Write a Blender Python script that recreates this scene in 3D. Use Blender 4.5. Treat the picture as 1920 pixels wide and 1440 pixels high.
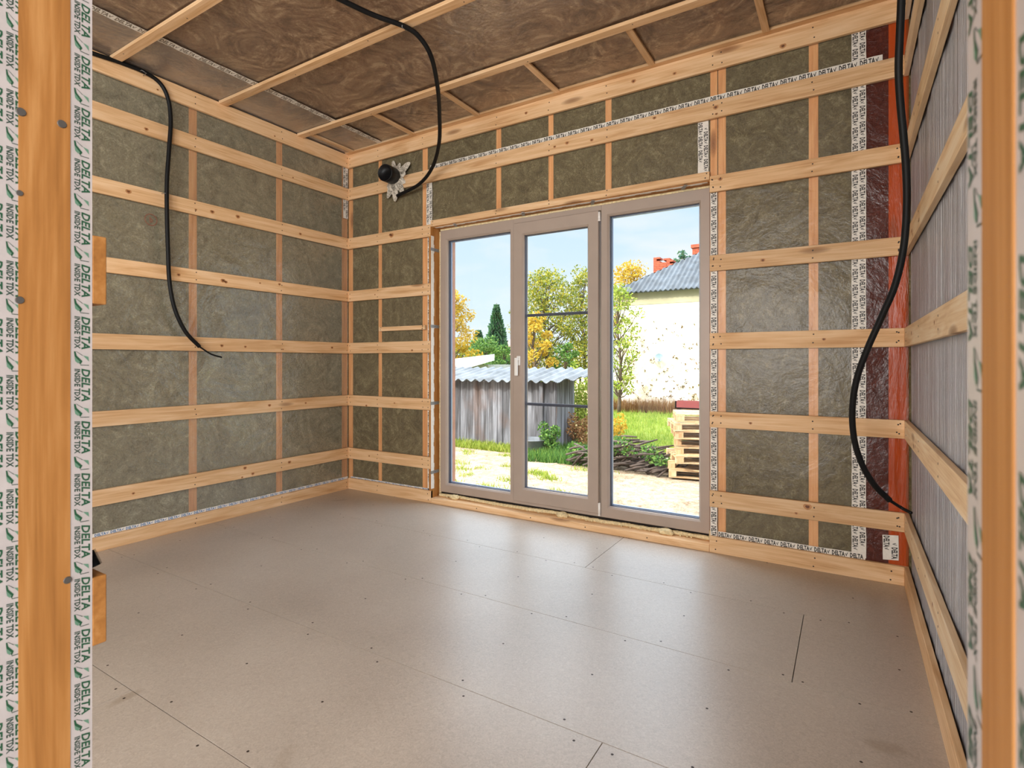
import bpy, bmesh, math, random
from mathutils import Vector, Matrix, noise

scene = bpy.context.scene
for o in list(bpy.data.objects):
    bpy.data.objects.remove(o)
COL = scene.collection
R = math.radians

# ------------------------------------------------------------------ camera
F_PX, YAW, HOR = 1021.8, 0.5528940, 679.3          # focal length (px at 1920), yaw to the left, horizon row
cd = bpy.data.cameras.new('camera')
cam = bpy.data.objects.new('camera', cd)
COL.objects.link(cam)
scene.camera = cam
cam.location = (0, 0, 1.2)
cam.rotation_euler = (R(90), 0, YAW)
cd.sensor_width = 36
cd.lens = 36 * F_PX / 1920
cd.shift_y = -(720 - HOR) / 1920
cd.clip_start = 0.02
cd.clip_end = 400
cd.dof.use_dof = True
cd.dof.focus_distance = 3.2
cd.dof.aperture_fstop = 11

# ------------------------------------------------------------------ colour management, sampling helpers
scene.view_settings.view_transform = 'Standard'
scene.view_settings.look = 'None'
scene.view_settings.gamma = 1
scene.view_settings.use_curve_mapping = False
scene.view_settings.exposure = 0.0
scene.cycles.use_denoising = True
scene.cycles.max_bounces = 10
scene.cycles.diffuse_bounces = 5
scene.cycles.transparent_max_bounces = 16
scene.cycles.sample_clamp_indirect = 6
scene.cycles.caustics_reflective = False
scene.cycles.caustics_refractive = False

# ------------------------------------------------------------------ sky
SUN_DIR = Vector((-0.62, -0.80, 0.62)).normalized()          # towards the sun
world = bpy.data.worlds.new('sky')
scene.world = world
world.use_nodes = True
wn, wl = world.node_tree.nodes, world.node_tree.links
wn.clear()
w_out = wn.new('ShaderNodeOutputWorld')
w_bg = wn.new('ShaderNodeBackground')
w_tc = wn.new('ShaderNodeTexCoord')
w_sep = wn.new('ShaderNodeSeparateXYZ')
wl.new(w_tc.outputs['Generated'], w_sep.inputs[0])
w_ramp = wn.new('ShaderNodeValToRGB')
e = w_ramp.color_ramp.elements
e[0].position = 0.0; e[0].color = (0.80, 0.90, 0.98, 1)
e[1].position = 1.0; e[1].color = (0.62, 0.74, 0.92, 1)
for p, c in ((0.12, (0.72, 0.88, 1.0, 1)), (0.30, (0.60, 0.80, 1.0, 1))):
    x = e.new(p); x.color = c
wl.new(w_sep.outputs['Z'], w_ramp.inputs[0])
w_map = wn.new('ShaderNodeMapping')
w_map.inputs['Scale'].default_value = (1.0, 1.0, 4.0)
wl.new(w_tc.outputs['Generated'], w_map.inputs[0])
w_noi = wn.new('ShaderNodeTexNoise')
w_noi.inputs['Scale'].default_value = 2.2
w_noi.inputs['Detail'].default_value = 6
w_noi.inputs['Distortion'].default_value = 0.4
wl.new(w_map.outputs[0], w_noi.inputs['Vector'])
w_cr = wn.new('ShaderNodeValToRGB')
w_cr.color_ramp.elements[0].position = 0.44; w_cr.color_ramp.elements[0].color = (0, 0, 0, 1)
w_cr.color_ramp.elements[1].position = 0.62; w_cr.color_ramp.elements[1].color = (0.8, 0.8, 0.8, 1)
wl.new(w_noi.outputs[0], w_cr.inputs[0])
w_mix = wn.new('ShaderNodeMixRGB')
w_mix.inputs[2].default_value = (0.92, 0.94, 0.98, 1)
wl.new(w_cr.outputs[0], w_mix.inputs[0])
wl.new(w_ramp.outputs[0], w_mix.inputs[1])
# brighter, whiter sky around the sun, as in any hazy sky
w_dot = wn.new('ShaderNodeVectorMath'); w_dot.operation = 'DOT_PRODUCT'
w_dot.inputs[1].default_value = SUN_DIR
wl.new(w_tc.outputs['Generated'], w_dot.inputs[0])
w_gl = wn.new('ShaderNodeMapRange')
w_gl.inputs['From Min'].default_value = 0.1; w_gl.inputs['From Max'].default_value = 1.0
w_gl.inputs['To Min'].default_value = 0.0; w_gl.inputs['To Max'].default_value = 1.2
wl.new(w_dot.outputs['Value'], w_gl.inputs[0])
w_add = wn.new('ShaderNodeMixRGB'); w_add.blend_type = 'ADD'; w_add.inputs[0].default_value = 1
w_hz = wn.new('ShaderNodeMixRGB'); w_hz.blend_type = 'MULTIPLY'; w_hz.inputs[0].default_value = 1
w_hz.inputs[1].default_value = (1.0, 0.93, 0.82, 1)
wl.new(w_gl.outputs[0], w_hz.inputs[2])
wl.new(w_mix.outputs[0], w_add.inputs[1])
wl.new(w_hz.outputs[0], w_add.inputs[2])
wl.new(w_add.outputs[0], w_bg.inputs[0])
# sky high overhead brightened to light the room; plain pale blue near the horizon
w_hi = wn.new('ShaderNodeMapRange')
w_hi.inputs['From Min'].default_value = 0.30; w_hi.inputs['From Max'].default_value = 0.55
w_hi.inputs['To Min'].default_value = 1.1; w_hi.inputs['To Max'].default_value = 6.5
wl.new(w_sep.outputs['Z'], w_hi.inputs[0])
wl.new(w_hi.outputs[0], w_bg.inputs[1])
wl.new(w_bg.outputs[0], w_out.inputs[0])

# ------------------------------------------------------------------ sun, and two area lights added behind the camera to brighten the room
sd = bpy.data.lights.new('sun', 'SUN')
sd.energy = 5.0
sd.angle = R(0.8)
sd.color = (1.0, 0.95, 0.86)
sun = bpy.data.objects.new('sun', sd)
COL.objects.link(sun)
sun.location = (0, 0, 12)
sun.rotation_euler = SUN_DIR.to_track_quat('Z', 'Y').to_euler()
def fill_light(name, loc, aim, w, h, energy, col):
    ad = bpy.data.lights.new(name, 'AREA')
    ad.shape = 'RECTANGLE'; ad.size = w; ad.size_y = h
    ad.energy = energy; ad.color = col
    al = bpy.data.objects.new(name, ad)
    COL.objects.link(al)
    al.location = loc
    al.rotation_euler = (Vector(loc) - Vector(aim)).to_track_quat('Z', 'Y').to_euler()
fill_light('rear_fill_light', (1.5, -2.6, 2.1), (-3.9, 2.6, 1.1), 2.6, 2.0, 210, (1.0, 0.98, 0.95))  # added fill, aimed at the left wall
fill_light('second_fill_light', (-1.2, -2.6, 1.7), (0.28, 1.8, 1.2), 1.3, 1.9, 150, (1.0, 0.98, 0.95))  # added fill, aimed at the right wall

# ================================================================== helpers
random.seed(7)

def lin(r, g, b):
    f = lambda v: ((v / 255) / 12.92) if v / 255 <= 0.04045 else (((v / 255) + 0.055) / 1.055) ** 2.4
    return (f(r), f(g), f(b), 1)

def tag(o, label=None, cat=None, group=None, kind=None):
    if label: o['label'] = label
    if cat: o['category'] = cat
    if group: o['group'] = group
    if kind: o['kind'] = kind
    return o

def empty(name, loc, label=None, cat=None, group=None, kind=None, rz=0):
    o = bpy.data.objects.new(name, None)
    COL.objects.link(o)
    o.location = loc
    o.rotation_euler = (0, 0, rz)
    o.empty_display_size = 0.1
    return tag(o, label, cat, group, kind)

class MB:
    """collects shapes (world coordinates) and links them as one mesh object"""
    def __init__(self):
        self.v = []; self.f = []; self.m = []; self.s = []
    def add(self, verts, faces, mi=0, smooth=False):
        n = len(self.v)
        self.v += [tuple(p) for p in verts]
        self.f += [tuple(i + n for i in f) for f in faces]
        self.m += [mi] * len(faces)
        self.s += [smooth] * len(faces)
        return self
    def box(self, x0, x1, y0, y1, z0, z1, mi=0, ch=0.0, mat=None):
        c = Vector(((x0 + x1) / 2, (y0 + y1) / 2, (z0 + z1) / 2))
        h = Vector((abs(x1 - x0) / 2, abs(y1 - y0) / 2, abs(z1 - z0) / 2))
        if ch > 0 and min(h) > ch * 1.2:
            pts = []; idx = {}
            for a in range(3):
                for sx in (-1, 1):
                    for sy in (-1, 1):
                        for sz in (-1, 1):
                            s = (sx, sy, sz)
                            p = [c[k] + s[k] * (h[k] - (0 if k == a else ch)) for k in range(3)]
                            idx[(a, s)] = len(pts); pts.append(p)
            fs = []
            for a in range(3):
                b, d = (a + 1) % 3, (a + 2) % 3
                for sa in (-1, 1):
                    q = []
                    for sb, sdd in ((-1, -1), (1, -1), (1, 1), (-1, 1)):
                        s = [0, 0, 0]; s[a] = sa; s[b] = sb; s[d] = sdd
                        q.append(idx[(a, tuple(s))])
                    fs.append(q if sa > 0 else q[::-1])
            for a in range(3):                      # edge chamfers along axis a
                b, d = (a + 1) % 3, (a + 2) % 3
                for sb in (-1, 1):
                    for sdd in (-1, 1):
                        s0 = [0, 0, 0]; s0[a] = -1; s0[b] = sb; s0[d] = sdd
                        s1 = list(s0); s1[a] = 1
                        q = [idx[(b, tuple(s0))], idx[(b, tuple(s1))], idx[(d, tuple(s1))], idx[(d, tuple(s0))]]
                        fs.append(q if sb * sdd < 0 else q[::-1])
            for sx in (-1, 1):
                for sy in (-1, 1):
                    for sz in (-1, 1):
                        s = (sx, sy, sz)
                        q = [idx[(0, s)], idx[(1, s)], idx[(2, s)]]
                        fs.append(q if sx * sy * sz > 0 else q[::-1])
            v = pts
        else:
            v = [(x, y, z) for x in (x0, x1) for y in (y0, y1) for z in (z0, z1)]
            fs = [(0, 1, 3, 2), (4, 6, 7, 5), (0, 4, 5, 1), (2, 3, 7, 6), (0, 2, 6, 4), (1, 5, 7, 3)]
        if mat is not None:
            v = [mat @ Vector(p) for p in v]
        return self.add(v, fs, mi)
    def disc(self, c, n, r, h=0.0006, mi=1, seg=8):
        n = Vector(n).normalized()
        a = n.orthogonal().normalized(); b = n.cross(a)
        c = Vector(c)
        v = [c + n * h + (a * math.cos(2 * math.pi * k / seg) + b * math.sin(2 * math.pi * k / seg)) * r for k in range(seg)]
        v += [c + (a * math.cos(2 * math.pi * k / seg) + b * math.sin(2 * math.pi * k / seg)) * r * 1.15 for k in range(seg)]
        f = [tuple(range(seg))] + [(k, k + seg, (k + 1) % seg + seg, (k + 1) % seg) for k in range(seg)]
        return self.add(v, f, mi)
    def tube(self, pts, rad, seg=10, mi=0, smooth=True, cap=True):
        pts = [Vector(p) for p in pts]
        rads = rad if isinstance(rad, (list, tuple)) else [rad] * len(pts)
        v = []; f = []
        t = (pts[1] - pts[0]).normalized()
        up = t.orthogonal().normalized()
        for i, p in enumerate(pts):
            t2 = (pts[min(i + 1, len(pts) - 1)] - pts[max(i - 1, 0)]).normalized()
            up = (up - t2 * up.dot(t2))
            up = up.normalized() if up.length > 1e-6 else t2.orthogonal().normalized()
            s = t2.cross(up)
            for k in range(seg):
                a = 2 * math.pi * k / seg
                v.append(p + (up * math.cos(a) + s * math.sin(a)) * rads[i])
        for i in range(len(pts) - 1):
            for k in range(seg):
                f.append((i * seg + k, i * seg + (k + 1) % seg, (i + 1) * seg + (k + 1) % seg, (i + 1) * seg + k))
        if cap:
            f.append(tuple(range(seg))[::-1])
            f.append(tuple(range((len(pts) - 1) * seg, len(pts) * seg)))
        return self.add(v, f, mi, smooth)
    def build(self, name, mats, parent=None, origin=None, label=None, cat=None, group=None, kind=None):
        if not isinstance(mats, (list, tuple)): mats = [mats]
        if parent is not None and origin is None:
            pl = parent_world(parent)
        if origin is None:
            xs = [p[0] for p in self.v]; ys = [p[1] for p in self.v]; zs = [p[2] for p in self.v]
            o0 = Vector(((min(xs) + max(xs)) / 2, (min(ys) + max(ys)) / 2, (min(zs) + max(zs)) / 2))
        else:
            o0 = Vector(origin)
        me = bpy.data.meshes.new(name)
        me.from_pydata([(p[0] - o0.x, p[1] - o0.y, p[2] - o0.z) for p in self.v], [], self.f)
        me.polygons.foreach_set('material_index', self.m)
        me.polygons.foreach_set('use_smooth', self.s)
        for m in mats: me.materials.append(m)
        me.update()
        o = bpy.data.objects.new(name, me)
        COL.objects.link(o)
        if parent is not None:
            o.parent = parent
            o.location = o0 - parent_world(parent)
        else:
            o.location = o0
        return tag(o, label, cat, group, kind)

def parent_world(p):
    w = Vector(p.location)
    while p.parent is not None:
        p = p.parent; w = w + Vector(p.location)
    return w

def spline(pts, n=12):
    P = [Vector(p) for p in pts]
    P = [P[0] * 2 - P[1]] + P + [P[-1] * 2 - P[-2]]
    out = []
    for i in range(1, len(P) - 2):
        for k in range(n):
            t = k / n
            a, b, c, d = P[i - 1], P[i], P[i + 1], P[i + 2]
            out.append(0.5 * ((2 * b) + (c - a) * t + (2 * a - 5 * b + 4 * c - d) * t * t + (3 * b - a - 3 * c + d) * t ** 3))
    out.append(P[-2])
    return out

def ray(x, y):
    u = (x - 960) / F_PX; v = -(y - HOR) / F_PX
    return Vector((-math.sin(YAW) + math.cos(YAW) * u, math.cos(YAW) + math.sin(YAW) * u, v))
EYE = Vector((0, 0, 1.2))
def atY(x, y, Y): d = ray(x, y); return EYE + d * (Y / d.y)
def atX(x, y, X): d = ray(x, y); return EYE + d * (X / d.x)
def atZ(x, y, Z): d = ray(x, y); return EYE + d * ((Z - 1.2) / d.z)

# ------------------------------------------------------------------ materials
def nodes(name):
    m = bpy.data.materials.new(name)
    m.use_nodes = True
    nt = m.node_tree
    return m, nt.nodes, nt.links, nt.nodes['Principled BSDF'], nt.nodes['Material Output']

def N(ns, kind, **kw):
    n = ns.new(kind)
    for k, v in kw.items():
        if k in n.inputs.keys(): n.inputs[k].default_value = v
        else: setattr(n, k, v)
    return n

def ramp(ns, stops):
    r = ns.new('ShaderNodeValToRGB')
    el = r.color_ramp.elements
    el[0].position, el[0].color = stops[0]
    el[1].position, el[1].color = stops[-1]
    for p, c in stops[1:-1]:
        x = el.new(p); x.color = c
    return r

def coords(ns, ls, scale=(1, 1, 1), rnd=True, rot=(0, 0, 0)):
    tc = ns.new('ShaderNodeTexCoord')
    mp = ns.new('ShaderNodeMapping')
    mp.inputs['Scale'].default_value = scale
    mp.inputs['Rotation'].default_value = rot
    if rnd:
        oi = ns.new('ShaderNodeObjectInfo')
        mu = ns.new('ShaderNodeVectorMath'); mu.operation = 'SCALE'
        mu.inputs[0].default_value = (37.0, 17.0, 53.0)
        ls.new(oi.outputs['Random'], mu.inputs['Scale'])
        ad_ = ns.new('ShaderNodeVectorMath'); ad_.operation = 'ADD'
        ls.new(tc.outputs['Object'], ad_.inputs[0]); ls.new(mu.outputs[0], ad_.inputs[1])
        ls.new(ad_.outputs[0], mp.inputs[0])
    else:
        ls.new(tc.outputs['Object'], mp.inputs[0])
    return mp

def plain(name, col, rough=0.6, metal=0.0, spec=0.5, var=0.0, scale=20, bump=0.0):
    m, ns, ls, b, out = nodes(name)
    b.inputs['Base Color'].default_value = col
    b.inputs['Roughness'].default_value = rough
    b.inputs['Metallic'].default_value = metal
    b.inputs['Specular IOR Level'].default_value = spec
    if var > 0 or bump > 0:
        mp = coords(ns, ls)
        no = N(ns, 'ShaderNodeTexNoise', Scale=scale, Detail=5.0)
        ls.new(mp.outputs[0], no.inputs['Vector'])
        if var > 0:
            a = tuple(c * (1 - var) for c in col[:3]) + (1,)
            c = tuple(min(1, c * (1 + var)) for c in col[:3]) + (1,)
            r = ramp(ns, [(0.35, a), (0.65, c)])
            ls.new(no.outputs[0], r.inputs[0]); ls.new(r.outputs[0], b.inputs['Base Color'])
        if bump > 0:
            bp = N(ns, 'ShaderNodeBump', Strength=bump, Distance=0.01)
            ls.new(no.outputs[0], bp.inputs['Height']); ls.new(bp.outputs[0], b.inputs['Normal'])
    return m

def wood(name, axis, dark, mid, light, rough=0.62, knots=True):
    """planed softwood with the grain along one axis"""
    m, ns, ls, b, out = nodes(name)
    st = {'X': (0.9, 9, 9), 'Y': (9, 0.9, 9), 'Z': (9, 9, 0.9)}[axis]
    mp = coords(ns, ls, st)
    wv = N(ns, 'ShaderNodeTexNoise', Scale=1.6, Detail=5.0, Distortion=1.4, Roughness=0.55)
    ls.new(mp.outputs[0], wv.inputs['Vector'])
    fine_s = tuple(s * (9 if s > 1 else 2.2) for s in st)
    mp2 = coords(ns, ls, fine_s)
    fn = N(ns, 'ShaderNodeTexNoise', Scale=1.5, Detail=3.0)
    ls.new(mp2.outputs[0], fn.inputs['Vector'])
    mx = N(ns, 'ShaderNodeMixRGB'); mx.inputs[0].default_value = 0.35
    ls.new(wv.outputs[0], mx.inputs[1]); ls.new(fn.outputs[0], mx.inputs[2])
    r = ramp(ns, [(0.34, dark), (0.5, mid), (0.64, light)])
    ls.new(mx.outputs[0], r.inputs[0])
    cur = r.outputs[0]
    if knots:
        mp3 = coords(ns, ls, {'X': (1.5, 6, 6), 'Y': (6, 1.5, 6), 'Z': (6, 6, 1.5)}[axis])
        vo = N(ns, 'ShaderNodeTexVoronoi', Scale=1.3)
        ls.new(mp3.outputs[0], vo.inputs['Vector'])
        kr = ramp(ns, [(0.0, (1, 1, 1, 1)), (0.12, (0.6, 0.6, 0.6, 1)), (0.20, (0, 0, 0, 1))])
        ls.new(vo.outputs['Distance'], kr.inputs[0])
        # only some cells carry a knot
        gt = N(ns, 'ShaderNodeMath', operation='GREATER_THAN'); gt.inputs[1].default_value = 0.75
        sp = ns.new('ShaderNodeSeparateXYZ'); ls.new(vo.outputs['Color'], sp.inputs[0]); ls.new(sp.outputs[0], gt.inputs[0])
        mu = N(ns, 'ShaderNodeMath', operation='MULTIPLY')
        ls.new(kr.outputs[0], mu.inputs[0]); ls.new(gt.outputs[0], mu.inputs[1])
        k = N(ns, 'ShaderNodeMixRGB'); k.inputs[2].default_value = (dark[0] * 0.42, dark[1] * 0.34, dark[2] * 0.3, 1)
        ls.new(mu.outputs[0], k.inputs[0]); ls.new(cur, k.inputs[1]); cur = k.outputs[0]
    oi = ns.new('ShaderNodeObjectInfo')
    hs = N(ns, 'ShaderNodeHueSaturation')
    mr = N(ns, 'ShaderNodeMapRange'); mr.inputs['To Min'].default_value = 0.9; mr.inputs['To Max'].default_value = 1.08
    ls.new(oi.outputs['Random'], mr.inputs[0]); ls.new(mr.outputs[0], hs.inputs['Value'])
    ls.new(cur, hs.inputs['Color']); ls.new(hs.outputs[0], b.inputs['Base Color'])
    b.inputs['Roughness'].default_value = rough
    b.inputs['Specular IOR Level'].default_value = 0.3
    bp = N(ns, 'ShaderNodeBump', Strength=0.15, Distance=0.002)
    ls.new(fn.outputs[0], bp.inputs['Height']); ls.new(bp.outputs[0], b.inputs['Normal'])
    return m

M = {}
PD, PM, PL = lin(202, 154, 106), lin(225, 184, 138), lin(237, 201, 160)
for ax in 'XYZ':
    M['pine' + ax] = wood('pine_' + ax.lower(), ax, PD, PM, PL)
    M['stud' + ax] = wood('stud_wood_' + ax.lower(), ax, lin(206, 140, 84), lin(232, 166, 106), lin(241, 182, 124))
    M['post' + ax] = wood('post_wood_' + ax.lower(), ax, lin(142, 92, 42), lin(166, 112, 56), lin(184, 132, 76), knots=False)
    M['pale' + ax] = wood('pale_wood_' + ax.lower(), ax, lin(222, 184, 140), lin(242, 212, 172), lin(252, 230, 198))
M['knot'] = plain('knot_eye', lin(112, 66, 36), 0.6, var=0.2, scale=60)
M['knot_ring'] = plain('knot_ring', lin(186, 132, 84), 0.6, var=0.15, scale=60)
M['screw'] = plain('screw_head', lin(52, 40, 32), 0.5, 0.4)
M['nail'] = plain('dull_nail', lin(96, 92, 88), 0.55, 0.6)
M['steel'] = plain('galvanised_steel', lin(150, 152, 154), 0.38, 0.8)
M['black'] = plain('black_conduit', lin(10, 10, 11), 0.55, spec=0.25)
M['pipeblack'] = plain('black_plastic', lin(14, 14, 16), 0.45, spec=0.3)
M['tape_white'] = plain('tape_white', lin(232, 226, 216), 0.45, var=0.05, scale=60)
M['tape_ink'] = plain('tape_ink_grey', lin(58, 55, 50), 0.5)
M['ink_faint'] = plain('tape_ink_faint', lin(128, 118, 104), 0.5)
M['ink_green'] = plain('ink_green', lin(26, 76, 50), 0.5)
M['ink_dark'] = plain('ink_dark_green', lin(34, 60, 48), 0.5)
M['ink_blue'] = plain('ink_blue', lin(88, 128, 172), 0.5)
M['membrane'] = plain('printed_membrane', lin(178, 170, 168), 0.4, var=0.04, scale=25, bump=0.15)
M['foam'] = plain('expanding_foam', lin(226, 208, 164), 0.8, var=0.18, scale=70, bump=0.6)
M['frame'] = plain('window_plastic', lin(168, 152, 140), 0.38, var=0.03, scale=6)
M['gasket'] = plain('dark_gasket', lin(62, 66, 82), 0.5)
M['spacer'] = plain('glazing_spacer', lin(150, 165, 190), 0.3, 0.5)
M['brown_trim'] = plain('brown_cladding', lin(176, 128, 104), 0.6, var=0.08)
M['alu'] = plain('white_handle', lin(236, 234, 230), 0.3)
M['gap'] = plain('dark_void', lin(38, 30, 24), 0.9)
M['red_ink'] = plain('red_marker', lin(150, 84, 66), 0.6)

def wool(name, stops, scale, distortion, fine=0.25, stretch=(1, 1, 1), detail=6.0):
    m, ns, ls, b, out = nodes(name)
    mp = coords(ns, ls, stretch, rnd=False)
    n1 = N(ns, 'ShaderNodeTexNoise', Scale=scale, Detail=detail, Distortion=distortion, Roughness=0.62)
    ls.new(mp.outputs[0], n1.inputs['Vector'])
    n2 = N(ns, 'ShaderNodeTexNoise', Scale=scale * 6, Detail=4.0, Distortion=distortion * 1.2)
    ls.new(mp.outputs[0], n2.inputs['Vector'])
    mx = N(ns, 'ShaderNodeMixRGB'); mx.inputs[0].default_value = fine
    ls.new(n1.outputs[0], mx.inputs[1]); ls.new(n2.outputs[0], mx.inputs[2])
    r = ramp(ns, stops)
    ls.new(mx.outputs[0], r.inputs[0]); ls.new(r.outputs[0], b.inputs['Base Color'])
    b.inputs['Roughness'].default_value = 0.95
    b.inputs['Specular IOR Level'].default_value = 0.1
    bp = N(ns, 'ShaderNodeBump', Strength=0.4, Distance=0.01)
    ls.new(mx.outputs[0], bp.inputs['Height']); ls.new(bp.outputs[0], b.inputs['Normal'])
    return m
M['wool'] = wool('mineral_wool', [(0.36, lin(80, 70, 46)), (0.47, lin(102, 91, 64)), (0.54, lin(112, 101, 72)), (0.64, lin(142, 130, 98))], 5.0, 3.2, 0.45)
M['wool_left_lit'] = wool('mineral_wool_left_lit', [(0.36, lin(104, 96, 70)), (0.47, lin(134, 126, 98)), (0.54, lin(144, 137, 108)), (0.64, lin(178, 170, 138))], 4.6, 3.2, 0.45)  # same wool, colour lightened to stand in for brighter light on this wall
M['wool_roof'] = wool('mineral_wool_brown', [(0.36, lin(104, 76, 56)), (0.47, lin(142, 108, 82)), (0.54, lin(164, 130, 100)), (0.62, lin(206, 176, 142))], 3.0, 4.5, 0.25, detail=3.0)
M['wool_grey'] = wool('mineral_wool_grey', [(0.36, lin(112, 108, 104)), (0.5, lin(146, 142, 138)), (0.66, lin(186, 182, 176))], 3.0, 2.0, 0.3)

def film(name, tint, milk, milk_col, rough, crinkle, stretch=(1, 1, 1), glossy=1.0):
    """thin translucent plastic sheet: clear + a little milky diffuse + crinkled sheen"""
    m, ns, ls, b, out = nodes(name)
    ns.remove(b)
    tr = N(ns, 'ShaderNodeBsdfTransparent'); tr.inputs[0].default_value = tint
    df = N(ns, 'ShaderNodeBsdfDiffuse'); df.inputs[0].default_value = milk_col
    gl = N(ns, 'ShaderNodeBsdfGlossy'); gl.inputs['Roughness'].default_value = rough
    mp = coords(ns, ls, stretch, rnd=False)
    n1 = N(ns, 'ShaderNodeTexNoise', Scale=3.0, Detail=5.0, Distortion=1.2)
    n2 = N(ns, 'ShaderNodeTexNoise', Scale=22.0, Detail=3.0, Distortion=2.0)
    ls.new(mp.outputs[0], n1.inputs['Vector']); ls.new(mp.outputs[0], n2.inputs['Vector'])
    ad_ = N(ns, 'ShaderNodeMath', operation='MULTIPLY_ADD'); ad_.inputs[1].default_value = 0.16
    ls.new(n2.outputs[0], ad_.inputs[0]); ls.new(n1.outputs[0], ad_.inputs[2])
    bp = N(ns, 'ShaderNodeBump', Strength=crinkle, Distance=0.06)
    ls.new(ad_.outputs[0], bp.inputs['Height'])
    ls.new(bp.outputs[0], gl.inputs['Normal']); ls.new(bp.outputs[0], df.inputs['Normal'])
    fr = N(ns, 'ShaderNodeFresnel', IOR=1.5); ls.new(bp.outputs[0], fr.inputs['Normal'])
    ge = ns.new('ShaderNodeNewGeometry')          # a thin sheet reflects alike from both sides
    io = N(ns, 'ShaderNodeMath', operation='MULTIPLY_ADD'); io.inputs[1].default_value = 1 / 1.5 - 1.5; io.inputs[2].default_value = 1.5
    ls.new(ge.outputs['Backfacing'], io.inputs[0]); ls.new(io.outputs[0], fr.inputs['IOR'])
    fm = N(ns, 'ShaderNodeMath', operation='MULTIPLY'); fm.inputs[1].default_value = glossy
    fm.use_clamp = True
    ls.new(fr.outputs[0], fm.inputs[0])
    m1 = N(ns, 'ShaderNodeMixShader'); m1.inputs[0].default_value = milk
    ls.new(tr.outputs[0], m1.inputs[1]); ls.new(df.outputs[0], m1.inputs[2])
    m2 = N(ns, 'ShaderNodeMixShader')
    ls.new(fm.outputs[0], m2.inputs[0]); ls.new(m1.outputs[0], m2.inputs[1]); ls.new(gl.outputs[0], m2.inputs[2])
    ls.new(m2.outputs[0], out.inputs[0])
    return m
M['film'] = film('clear_vapour_film', (1, 1, 1, 1), 0.05, lin(205, 196, 180), 0.30, 0.18, glossy=0.8)
M['film_roof'] = film('ceiling_vapour_film', (1, 1, 1, 1), 0.10, lin(196, 174, 154), 0.26, 0.30, glossy=2.2)
M['film_roof2'] = film('ceiling_vapour_film_overlap', (1, 1, 1, 1), 0.34, lin(190, 174, 160), 0.26, 0.25, glossy=2.0)
M['film_left'] = film('clear_vapour_film_left', (1, 1, 1, 1), 0.09, lin(215, 212, 204), 0.18, 0.34, glossy=3.6)
M['film_right'] = film('wrinkled_vapour_film', (1, 1, 1, 1), 0.66, lin(244, 244, 252), 0.16, 1.0, (1, 11, 0.16), glossy=3.5)
M['film_red'] = film('red_vapour_film', lin(214, 150, 140), 0.14, lin(140, 74, 66), 0.3, 0.3, glossy=0.9)
M['film_red2'] = film('orange_red_film', lin(236, 160, 96), 0.35, lin(206, 102, 40), 0.3, 0.3, (3, 3, 0.4), glossy=0.9)

def floor_mat():
    m, ns, ls, b, out = nodes('fibreboard')
    mp = coords(ns, ls, (1, 1, 1), rnd=False)
    n1 = N(ns, 'ShaderNodeTexNoise', Scale=1.1, Detail=4.0)
    n2 = N(ns, 'ShaderNodeTexNoise', Scale=90.0, Detail=4.0, Distortion=1.5)
    n3 = N(ns, 'ShaderNodeTexNoise', Scale=2.4, Detail=2.0, Distortion=0.6)
    for n in (n1, n2, n3): ls.new(mp.outputs[0], n.inputs['Vector'])
    mx = N(ns, 'ShaderNodeMixRGB'); mx.inputs[0].default_value = 0.5
    ls.new(n1.outputs[0], mx.inputs[1]); ls.new(n2.outputs[0], mx.inputs[2])
    r = ramp(ns, [(0.36, lin(161, 149, 136)), (0.5, lin(177, 165, 152)), (0.64, lin(191, 180, 167))])
    ls.new(mx.outputs[0], r.inputs[0])
    st = ramp(ns, [(0.70, (0, 0, 0, 1)), (0.74, (0.35, 0.35, 0.35, 1))])       # scattered water stains
    ls.new(n3.outputs[0], st.inputs[0])
    k = N(ns, 'ShaderNodeMixRGB'); k.inputs[2].default_value = lin(132, 112, 88)
    ls.new(st.outputs[0], k.inputs[0]); ls.new(r.outputs[0], k.inputs[1])
    ls.new(k.outputs[0], b.inputs['Base Color'])
    b.inputs['Roughness'].default_value = 0.36
    b.inputs['Specular IOR Level'].default_value = 0.85
    bp = N(ns, 'ShaderNodeBump', Strength=0.05, Distance=0.002)
    ls.new(n2.outputs[0], bp.inputs['Height']); ls.new(bp.outputs[0], b.inputs['Normal'])
    return m
M['floor'] = floor_mat()
M['seam'] = plain('floor_seam', lin(92, 72, 58), 0.9)

def glass_mat():
    m, ns, ls, b, out = nodes('window_glass')
    ns.remove(b)
    tr = N(ns, 'ShaderNodeBsdfTransparent'); tr.inputs[0].default_value = (0.985, 0.993, 0.99, 1)
    gl = N(ns, 'ShaderNodeBsdfGlossy'); gl.inputs['Roughness'].default_value = 0.0
    mx = N(ns, 'ShaderNodeMixShader')
    fr = N(ns, 'ShaderNodeFresnel', IOR=1.35)
    ge = ns.new('ShaderNodeNewGeometry')           # reflect at the room-side face only, once per pane
    iv = N(ns, 'ShaderNodeMath', operation='SUBTRACT'); iv.inputs[0].default_value = 1.0
    ls.new(ge.outputs['Backfacing'], iv.inputs[1])
    mu = N(ns, 'ShaderNodeMath', operation='MULTIPLY')
    ls.new(fr.outputs[0], mu.inputs[0]); ls.new(iv.outputs[0], mu.inputs[1])
    ls.new(mu.outputs[0], mx.inputs[0]); ls.new(tr.outputs[0], mx.inputs[1]); ls.new(gl.outputs[0], mx.inputs[2])
    ls.new(mx.outputs[0], out.inputs[0])
    return m
M['glass'] = glass_mat()

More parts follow.
